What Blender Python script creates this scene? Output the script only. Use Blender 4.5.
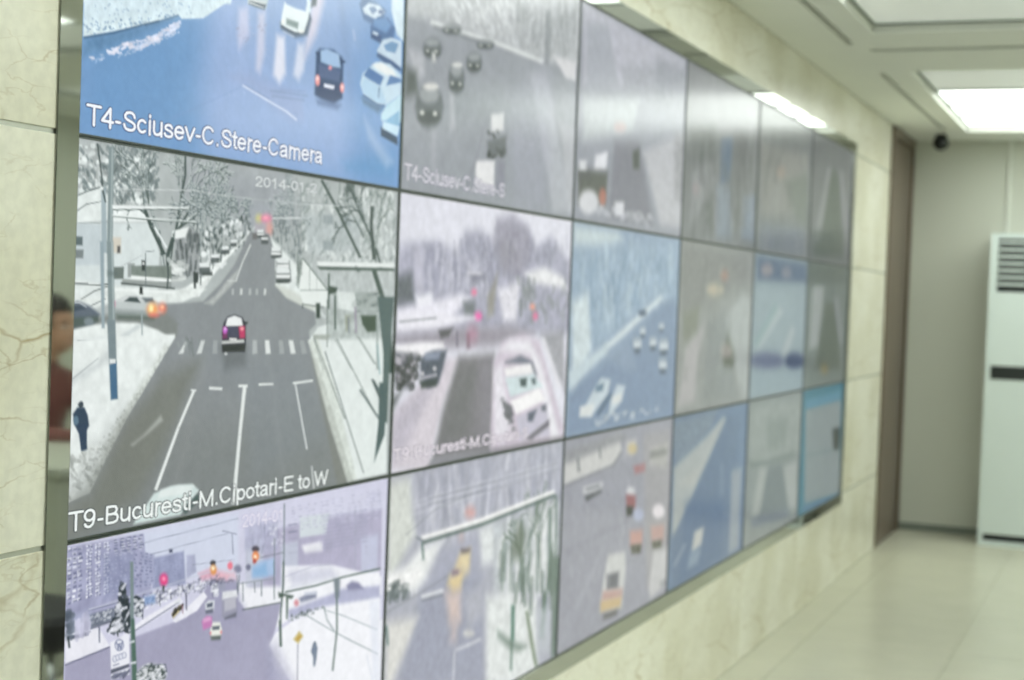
import bpy, bmesh, math, random
import numpy as np
from mathutils import Vector, Matrix

for o in list(bpy.data.objects):
    bpy.data.objects.remove(o)
scene = bpy.context.scene
COL = scene.collection

# ------------------------------------------------------------------ measures (metres)
H, W = 0.576, 1.024            # one display module
NC, NR = 6, 3
TOP = 2.160                    # top edge of the video wall above the floor
CE = TOP + 0.48 * H            # ceiling height
XF = 8.226                     # far wall
XB = -5.0                      # wall behind the camera
YR = -5.2                      # wall on the right
FRW = 0.049                    # steel frame width

# ------------------------------------------------------------------ camera
cam_d = bpy.data.cameras.new('camera')
cam = bpy.data.objects.new('camera', cam_d)
COL.objects.link(cam)
scene.camera = cam
cam_pos = Vector((-3.1408 * H, -2.4318 * H, TOP - 1.34857 * H))
yaw, pitch, roll = (math.radians(a) for a in (22.0462, -1.6673, 2.1389))
fw = Vector((math.cos(yaw) * math.cos(pitch), math.sin(yaw) * math.cos(pitch), math.sin(pitch)))
rt = fw.cross(Vector((0, 0, 1))).normalized()
up = rt.cross(fw)
r2 = rt * math.cos(roll) + up * math.sin(roll)
u2 = -rt * math.sin(roll) + up * math.cos(roll)
M = Matrix((r2, u2, -fw)).transposed().to_4x4()
M.translation = cam_pos
cam.matrix_world = M
cam_d.sensor_width = 36.0
cam_d.lens = 1564.7 * 36.0 / 1024.0
cam_d.clip_start = 0.05
cam_d.dof.use_dof = True
cam_d.dof.focus_distance = 1.85
cam_d.dof.aperture_fstop = 5.7

# ------------------------------------------------------------------ world, view, lamp strength
world = bpy.data.worlds.new('world')
scene.world = world
world.use_nodes = True
world.node_tree.nodes['Background'].inputs[0].default_value = (0.80, 0.90, 0.78, 1)
world.node_tree.nodes['Background'].inputs[1].default_value = 0.02
scene.view_settings.view_transform = 'Standard'
scene.view_settings.look = 'None'
scene.view_settings.gamma = 1.0
scene.view_settings.use_curve_mapping = False
scene.view_settings.exposure = 0.0
LAMP = 3.8                      # emission of the lit ceiling panels
LAMP_COL = (0.945, 1.0, 0.945)

# ------------------------------------------------------------------ helpers
def lin(c):
    return tuple((v / 12.92 if v <= 0.04045 else ((v + 0.055) / 1.055) ** 2.4) for v in (k / 255.0 for k in c))

def mat(name, base, rough=0.5, metal=0.0, spec=0.5, emit=None, estr=0.0, vary=0.0, vscale=8.0, bump=0.0, bscale=60.0):
    m = bpy.data.materials.new(name)
    m.use_nodes = True
    nt = m.node_tree
    b = nt.nodes['Principled BSDF']
    b.inputs['Base Color'].default_value = (*base, 1)
    b.inputs['Roughness'].default_value = rough
    b.inputs['Metallic'].default_value = metal
    b.inputs['Specular IOR Level'].default_value = spec
    if emit:
        b.inputs['Emission Color'].default_value = (*emit, 1)
        b.inputs['Emission Strength'].default_value = estr
    geo = nt.nodes.new('ShaderNodeNewGeometry')
    if vary:
        n = nt.nodes.new('ShaderNodeTexNoise')
        n.inputs['Scale'].default_value = vscale
        n.inputs['Detail'].default_value = 4
        nt.links.new(geo.outputs['Position'], n.inputs['Vector'])
        mr = nt.nodes.new('ShaderNodeMapRange')
        mr.inputs['From Min'].default_value = 0.3
        mr.inputs['From Max'].default_value = 0.7
        mr.inputs['To Min'].default_value = 1 - vary
        mr.inputs['To Max'].default_value = 1 + vary
        nt.links.new(n.outputs['Fac'], mr.inputs['Value'])
        mx = nt.nodes.new('ShaderNodeVectorMath')
        mx.operation = 'SCALE'
        mx.inputs[0].default_value = base
        nt.links.new(mr.outputs['Result'], mx.inputs['Scale'])
        nt.links.new(mx.outputs['Vector'], b.inputs['Base Color'])
    if bump:
        n2 = nt.nodes.new('ShaderNodeTexNoise')
        n2.inputs['Scale'].default_value = bscale
        nt.links.new(geo.outputs['Position'], n2.inputs['Vector'])
        bp = nt.nodes.new('ShaderNodeBump')
        bp.inputs['Strength'].default_value = bump
        bp.inputs['Distance'].default_value = 0.002
        nt.links.new(n2.outputs['Fac'], bp.inputs['Height'])
        nt.links.new(bp.outputs['Normal'], b.inputs['Normal'])
    return m

def bm_box(bm, x0, x1, y0, y1, z0, z1, bev=0.0, mi=0):
    r = bmesh.ops.create_cube(bm, size=1.0)
    vs = r['verts']
    for v in vs:
        v.co = Vector((x0 + (v.co.x + 0.5) * (x1 - x0), y0 + (v.co.y + 0.5) * (y1 - y0), z0 + (v.co.z + 0.5) * (z1 - z0)))
    fs = set(f for v in vs for f in v.link_faces)
    for f in fs:
        f.material_index = mi
    if bev > 0:
        es = list(set(e for v in vs for e in v.link_edges))
        bmesh.ops.bevel(bm, geom=es, offset=bev, segments=1, affect='EDGES', profile=0.5)

def bm_cyl(bm, p0, p1, r0, r1=None, seg=16):
    r1 = r0 if r1 is None else r1
    p0, p1 = Vector(p0), Vector(p1)
    d = p1 - p0
    mtx = Matrix.Translation((p0 + p1) / 2) @ d.to_track_quat('Z', 'Y').to_matrix().to_4x4()
    bmesh.ops.create_cone(bm, cap_ends=True, segments=seg, radius1=r0, radius2=r1, depth=d.length, matrix=mtx)

def bm_sphere(bm, c, r, sc=(1, 1, 1), u=20, v=12):
    bmesh.ops.create_uvsphere(bm, u_segments=u, v_segments=v, radius=r, matrix=Matrix.Translation(c) @ Matrix.Diagonal((*sc, 1)))

def obj(name, bm, m, parent=None, smooth=False, loc=None):
    me = bpy.data.meshes.new(name)
    bm.normal_update()
    bm.to_mesh(me)
    bm.free()
    return obj_me(name, me, m, parent, smooth, loc)

def obj_me(name, me, m, parent=None, smooth=False, loc=None):
    for k in (m if isinstance(m, (list, tuple)) else [m]):
        if k is not None:
            me.materials.append(k)
    if smooth:
        me.polygons.foreach_set('use_smooth', [True] * len(me.polygons))
    o = bpy.data.objects.new(name, me)
    COL.objects.link(o)
    if loc:
        o.location = loc
    if parent:
        o.parent = parent
    return o

def box(name, x0, x1, y0, y1, z0, z1, m, parent=None, bev=0.0):
    bm = bmesh.new()
    bm_box(bm, x0, x1, y0, y1, z0, z1, bev)
    return obj(name, bm, m, parent)

def thing(name, label, cat, loc=(0, 0, 0), rotz=0, group=None):
    o = bpy.data.objects.new(name, None)
    COL.objects.link(o)
    o.empty_display_size = 0.1
    o.location = loc
    o.rotation_euler = (0, 0, rotz)
    return tag(o, label, cat, group)

def tag(o, label, cat, group=None):
    o['label'] = label
    o['category'] = cat
    if group:
        o['group'] = group
    return o

def struct(o, label, cat):
    o['kind'] = 'structure'
    return tag(o, label, cat)

def plate(bm, u0, u1, v0, v1, holes, put):
    """cells of a plate [u0,u1]x[v0,v1] that lie outside the rectangular holes; put(u0,u1,v0,v1) adds one"""
    us = sorted({u0, u1} | {min(max(h[k], u0), u1) for h in holes for k in (0, 1)})
    vs = sorted({v0, v1} | {min(max(h[k], v0), v1) for h in holes for k in (2, 3)})
    for a, b in zip(us, us[1:]):
        run = None
        for c, d in zip(vs, vs[1:]):
            mu, mv = (a + b) / 2, (c + d) / 2
            solid = not any(h[0] < mu < h[1] and h[2] < mv < h[3] for h in holes)
            if solid:
                run = (run[0], d) if run else (c, d)
            if (not solid or d == vs[-1]) and run:
                put(a, b, run[0], run[1])
                run = None

# ------------------------------------------------------------------ surface materials
def marble():
    m = bpy.data.materials.new('cream_marble')
    m.use_nodes = True
    nt = m.node_tree
    N, Lk = nt.nodes, nt.links
    b = N['Principled BSDF']
    b.inputs['Roughness'].default_value = 0.24
    b.inputs['Specular IOR Level'].default_value = 0.35
    geo = N.new('ShaderNodeNewGeometry')
    inf = N.new('ShaderNodeObjectInfo')
    sc = N.new('ShaderNodeMath'); sc.operation = 'MULTIPLY'; sc.inputs[1].default_value = 37.0
    Lk.new(inf.outputs['Random'], sc.inputs[0])
    comb = N.new('ShaderNodeCombineXYZ')
    for i in range(3):
        Lk.new(sc.outputs[0], comb.inputs[i])
    add = N.new('ShaderNodeVectorMath'); add.operation = 'ADD'
    Lk.new(geo.outputs['Position'], add.inputs[0]); Lk.new(comb.outputs[0], add.inputs[1])
    # soft clouding
    n1 = N.new('ShaderNodeTexNoise'); n1.inputs['Scale'].default_value = 2.6; n1.inputs['Detail'].default_value = 6
    Lk.new(add.outputs[0], n1.inputs['Vector'])
    r1 = N.new('ShaderNodeValToRGB')
    r1.color_ramp.elements[0].position = 0.36; r1.color_ramp.elements[0].color = (0.73, 0.71, 0.575, 1)
    r1.color_ramp.elements[1].position = 0.60; r1.color_ramp.elements[1].color = (0.84, 0.83, 0.725, 1)
    Lk.new(n1.outputs['Fac'], r1.inputs['Fac'])
    # fine flecks
    n3 = N.new('ShaderNodeTexNoise'); n3.inputs['Scale'].default_value = 55; n3.inputs['Detail'].default_value = 3
    Lk.new(add.outputs[0], n3.inputs['Vector'])
    r3 = N.new('ShaderNodeMapRange'); r3.inputs['From Min'].default_value = 0.35; r3.inputs['From Max'].default_value = 0.65
    r3.inputs['To Min'].default_value = 0.95; r3.inputs['To Max'].default_value = 1.04
    Lk.new(n3.outputs['Fac'], r3.inputs['Value'])
    s3 = N.new('ShaderNodeVectorMath'); s3.operation = 'SCALE'
    Lk.new(r1.outputs['Color'], s3.inputs[0]); Lk.new(r3.outputs['Result'], s3.inputs['Scale'])
    prev = s3.outputs['Vector']
    vmap = N.new('ShaderNodeMapping'); vmap.inputs['Rotation'].default_value = (0, math.radians(38), 0); vmap.inputs['Scale'].default_value = (0.55, 1, 1.5)
    Lk.new(add.outputs[0], vmap.inputs['Vector'])
    # thin brown veins: cracks of distorted cells, broken up by a mask
    for scale, width, amount, dist in ((2.6, 0.011, 0.85, 0.16), (6.5, 0.016, 0.55, 0.10), (15.0, 0.03, 0.30, 0.06)):
        dn = N.new('ShaderNodeTexNoise'); dn.inputs['Scale'].default_value = scale * 1.7; dn.inputs['Detail'].default_value = 5
        Lk.new(vmap.outputs[0], dn.inputs['Vector'])
        dv = N.new('ShaderNodeVectorMath'); dv.operation = 'SCALE'; dv.inputs['Scale'].default_value = dist
        Lk.new(dn.outputs['Color'], dv.inputs[0])
        av = N.new('ShaderNodeVectorMath'); av.operation = 'ADD'
        Lk.new(vmap.outputs[0], av.inputs[0]); Lk.new(dv.outputs['Vector'], av.inputs[1])
        vo = N.new('ShaderNodeTexVoronoi'); vo.feature = 'DISTANCE_TO_EDGE'; vo.inputs['Scale'].default_value = scale
        Lk.new(av.outputs[0], vo.inputs['Vector'])
        mr = N.new('ShaderNodeMapRange'); mr.inputs['From Min'].default_value = 0.0; mr.inputs['From Max'].default_value = width
        mr.inputs['To Min'].default_value = 1.0; mr.inputs['To Max'].default_value = 0.0
        Lk.new(vo.outputs['Distance'], mr.inputs['Value'])
        mk = N.new('ShaderNodeTexNoise'); mk.inputs['Scale'].default_value = scale * 1.1
        Lk.new(av.outputs[0], mk.inputs['Vector'])
        mm = N.new('ShaderNodeMapRange'); mm.inputs['From Min'].default_value = 0.45; mm.inputs['From Max'].default_value = 0.62
        mm.inputs['To Min'].default_value = 0.0; mm.inputs['To Max'].default_value = amount
        Lk.new(mk.outputs['Fac'], mm.inputs['Value'])
        mu = N.new('ShaderNodeMath'); mu.operation = 'MULTIPLY'
        Lk.new(mr.outputs['Result'], mu.inputs[0]); Lk.new(mm.outputs['Result'], mu.inputs[1])
        mix = N.new('ShaderNodeMixRGB'); mix.inputs[2].default_value = (0.42, 0.33, 0.17, 1)
        Lk.new(mu.outputs[0], mix.inputs[0]); Lk.new(prev, mix.inputs[1])
        prev = mix.outputs[0]
    Lk.new(prev, b.inputs['Base Color'])
    return m

def wood(name, c0, c1):
    m = bpy.data.materials.new(name)
    m.use_nodes = True
    nt = m.node_tree
    N, Lk = nt.nodes, nt.links
    b = N['Principled BSDF']
    b.inputs['Roughness'].default_value = 0.35
    geo = N.new('ShaderNodeNewGeometry')
    mp = N.new('ShaderNodeMapping'); mp.inputs['Scale'].default_value = (26, 26, 1.6)
    Lk.new(geo.outputs['Position'], mp.inputs['Vector'])
    n = N.new('ShaderNodeTexNoise'); n.inputs['Scale'].default_value = 1.0; n.inputs['Detail'].default_value = 5
    Lk.new(mp.outputs[0], n.inputs['Vector'])
    r = N.new('ShaderNodeValToRGB')
    r.color_ramp.elements[0].position = 0.35; r.color_ramp.elements[0].color = (*c0, 1)
    r.color_ramp.elements[1].position = 0.65; r.color_ramp.elements[1].color = (*c1, 1)
    Lk.new(n.outputs['Fac'], r.inputs['Fac'])
    Lk.new(r.outputs['Color'], b.inputs['Base Color'])
    return m

def brushed_steel():
    m = bpy.data.materials.new('brushed_steel')
    m.use_nodes = True
    nt = m.node_tree
    N, Lk = nt.nodes, nt.links
    b = N['Principled BSDF']
    b.inputs['Metallic'].default_value = 1.0
    b.inputs['Base Color'].default_value = (0.52, 0.54, 0.51, 1)
    geo = N.new('ShaderNodeNewGeometry')
    mp = N.new('ShaderNodeMapping'); mp.inputs['Scale'].default_value = (900, 900, 14)
    Lk.new(geo.outputs['Position'], mp.inputs['Vector'])
    n = N.new('ShaderNodeTexNoise'); n.inputs['Scale'].default_value = 1.0
    Lk.new(mp.outputs[0], n.inputs['Vector'])
    mr = N.new('ShaderNodeMapRange'); mr.inputs['To Min'].default_value = 0.015; mr.inputs['To Max'].default_value = 0.06
    Lk.new(n.outputs['Fac'], mr.inputs['Value'])
    Lk.new(mr.outputs['Result'], b.inputs['Roughness'])
    return m

M_marble = marble()
M_joint = mat('joint_metal', (0.66, 0.68, 0.62), 0.25, 0.5, vary=0.05)
M_steel = brushed_steel()
M_ceil = mat('ceiling_paint', (0.84, 0.86, 0.80), 0.7, vary=0.015, vscale=3)
M_void = mat('ceiling_void', (0.16, 0.19, 0.17), 0.8, vary=0.05)
M_farwall = mat('far_wall_paint', (0.61, 0.63, 0.555), 0.5, vary=0.02, vscale=2)
M_floor = mat('floor_tile', (0.58, 0.575, 0.465), 0.26, spec=0.4, vary=0.03, vscale=5)
M_grout = mat('grout', (0.40, 0.41, 0.33), 0.8, vary=0.05)
M_wood = wood('brown_wood', (0.115, 0.085, 0.062), (0.175, 0.13, 0.098))
M_base = mat('baseboard_paint', (0.20, 0.23, 0.20), 0.4, vary=0.05)

# ------------------------------------------------------------------ floor (tiles are parts)
fl = struct(box('floor', XB, XF, YR, 0.004, -0.06, -0.004, M_grout), 'pale cream tiled floor of the control room', 'floor')
TS, GAP = 0.585, 0.003
tile_cache = {}
def tile_mesh(a, b):
    k = (round(a, 3), round(b, 3))
    if k not in tile_cache:
        bm = bmesh.new()
        bm_box(bm, 0, a, 0, b, -0.004, 0.0)
        es = [e for e in bm.edges if all(v.co.z > -0.001 for v in e.verts)]
        bmesh.ops.bevel(bm, geom=es, offset=0.0012, segments=1, affect='EDGES')
        me = bpy.data.meshes.new('tile')
        bm.to_mesh(me); bm.free()
        me.materials.append(M_floor)
        tile_cache[k] = me
    return tile_cache[k]
ys = [0.0]
y = -0.150
while y > YR:
    ys.append(y); y -= TS
ys.append(YR)
xs = [XB]
x = XB + 0.36
while x < XF:
    xs.append(x); x += TS
xs.append(XF)
for x0, x1 in zip(xs, xs[1:]):
    for y1, y0 in zip(ys, ys[1:]):
        a, b = x1 - x0 - GAP, y1 - y0 - GAP
        if a < 0.02 or b < 0.02:
            continue
        t = bpy.data.objects.new('tile', tile_mesh(a, b))
        COL.objects.link(t)
        t.location = (x0 + GAP / 2, y0 + (GAP / 2 if y1 < 0 else GAP), 0)
        t.parent = fl

# ------------------------------------------------------------------ wall with the displays (marble panels are parts)
XD0, XD1 = 7.333, XF           # wooden door at the end of the wall
hole = (0.0, NC * W, TOP - NR * H, TOP)
bm = bmesh.new()
plate(bm, XB, XD0, 0, CE, [hole], lambda a, b, c, d: bm_box(bm, a, b, 0.0026, 0.16, c, d))
bm_box(bm, XB, XD0, 0.16, 0.20, 0, CE)
bm_box(bm, XD0, XF + 0.1, 0.05, 0.20, 0, CE)
wl = struct(obj('wall_left', bm, M_joint), 'wall clad in veined cream marble panels around the video wall', 'wall')
def panel(x0, x1, z0, z1):
    gx, gz = 0.0012, 0.0036
    bm = bmesh.new()
    bm_box(bm, x0 + gx, x1 - gx, 0.0, 0.0025, z0 + (gz if z0 > 0.01 else 0.0), z1 - (gz if z1 < CE - 0.01 else 0.001), 0.0009)
    obj('panel', bm, M_marble, wl)
rows = [(0, TOP - 3 * H), (TOP - 3 * H, TOP - 2 * H), (TOP - 2 * H, TOP - H), (TOP - H, TOP), (TOP, CE)]
cols = [(-(k + 1) * W, -k * W) for k in range(4)] + [(XB, -4 * W)] + [(NC * W, XD0)]
for a, b in cols:
    for c, d in rows:
        panel(a, b, c, d)
for k in range(NC):
    for c, d in (rows[0], rows[4]):
        panel(k * W, (k + 1) * W, c, d)

# far wall, right wall, wall behind the camera
wf = struct(box('wall_far', XF, XF + 0.12, YR, 0.2, 0, CE, M_farwall), 'plain grey-beige end wall behind the air conditioner', 'wall')
struct(box('wall_right', XB, XF, YR - 0.12, YR, 0, CE, M_farwall), 'plain grey-beige wall across the room', 'wall')
struct(box('wall_back', XB - 0.12, XB, YR - 0.12, 0.2, 0, CE, M_farwall), 'plain grey-beige wall at the near end of the room', 'wall')
struct(box('baseboard_far', XF - 0.012, XF, YR, -0.002, 0, 0.045, M_base, bev=0.002), 'thin dark grey baseboard along the end wall', 'baseboard')

# wooden door leaf and jambs, flush with the marble
dr = thing('door_1', 'tall dark brown wooden door between marble panels and end wall', 'door', (XD0, 0, 0))
dr['kind'] = 'structure'
jw = 0.06
box('door_jamb', 0.001, jw, -0.012, 0.048, 0, CE, M_wood, dr, 0.002)
box('door_jamb', XD1 - XD0 - jw, XD1 - XD0 - 0.001, -0.012, 0.048, 0, CE, M_wood, dr, 0.002)
box('door_head', jw, XD1 - XD0 - jw, -0.012, 0.048, CE - 0.06, CE, M_wood, dr, 0.002)
box('door_leaf', jw + 0.003, XD1 - XD0 - jw - 0.003, 0.0, 0.045, 0.005, CE - 0.063, M_wood, dr, 0.002)

# ------------------------------------------------------------------ ceiling with coffers, air slots, light panels
CX = [(-4.75, -2.35), (-1.30, 1.10), (1.90, 4.297), (5.30, 7.72)]
CY = [(-2.17, -0.372), (-4.55, -2.75)]
holes = [(a, b, c, d) for a, b in CX for c, d in CY]
slots = [(1.75, 4.55, -0.262, -0.232), (5.34, 7.66, -0.262, -0.232), (-1.4, 1.25, -0.262, -0.232),
         (4.66, 4.74, -2.3, -0.30)]
TH = 0.050
bm = bmesh.new()
plate(bm, XB, XF, YR, 0.0, holes + slots, lambda a, b, c, d: bm_box(bm, a, b, c, d, CE, CE + TH))
ce = struct(obj('ceiling', bm, M_ceil), 'pale ceiling with recessed rectangular coffers', 'ceiling')
box('slot_backing', XB, XF, YR, 0.0, CE + TH, CE + TH + 0.03, M_void, ce)

M_diff = mat('lit_diffuser', (0.85, 0.9, 0.85), 0.4, emit=LAMP_COL, estr=LAMP)
M_off = mat('dim_diffuser', (0.85, 0.88, 0.85), 0.3, emit=LAMP_COL, estr=0.2, vary=0.03, vscale=4)  # unlit panels; weak emission stands in for spill from neighbouring tubes
M_trim = mat('shadow_gap_trim', (0.25, 0.29, 0.26), 0.5, vary=0.02)  # panel frame coloured dark to stand in for shadow along coffer edges
def light_panel(x0, x1, y0, y1, lit, label):
    cx, cy = (x0 + x1) / 2, (y0 + y1) / 2
    t = thing('ceiling_light', label, 'ceiling light', (cx, cy, CE + 0.03), 0, 'light panels in the ceiling coffers')
    a, b, r = (x1 - x0) / 2, (y1 - y0) / 2, 0.014
    bm = bmesh.new()
    bm_box(bm, -a, a, -b, -b + r, 0, 0.018); bm_box(bm, -a, a, b - r, b, 0, 0.018)
    bm_box(bm, -a, -a + r, -b + r, b - r, 0, 0.018); bm_box(bm, a - r, a, -b + r, b - r, 0, 0.018)
    obj('frame', bm, M_trim, t)
    box('diffuser', -a + r, a - r, -b + r, b - r, 0.006, 0.016, M_diff if lit else M_off, t)
for i, (a, b) in enumerate(CX):
    for j, (c, d) in enumerate(CY):
        cuts = [0, 0.25, 0.5, 0.75, 1] if i != 3 else [0, 0.36, 0.575, 0.79, 1]
        side = 'video wall side' if j == 0 else 'desk side'
        where = ('fourth coffer', 'third coffer', 'second coffer', 'first coffer')[i]
        for k in range(4):
            x0, x1 = a + (b - a) * cuts[k] + 0.001, a + (b - a) * cuts[k + 1] - 0.001
            lit = not ((i == 3 and k == 0) or (i == 2 and k == 3) or i == 0 or (i == 1 and k < 2))
            if not lit:
                lab = '%s dim grey-white panel light, %s, %s' % (('first', 'second', 'third', 'fourth')[3 - k], where, side)
            else:
                nth = ('first', 'second', 'third', 'fourth')[3 - k]
                lab = '%s lit panel counted from the door end, %s, %s' % (nth, where, side)
            light_panel(x0, x1, c + 0.001, d - 0.001, lit, lab)

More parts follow.
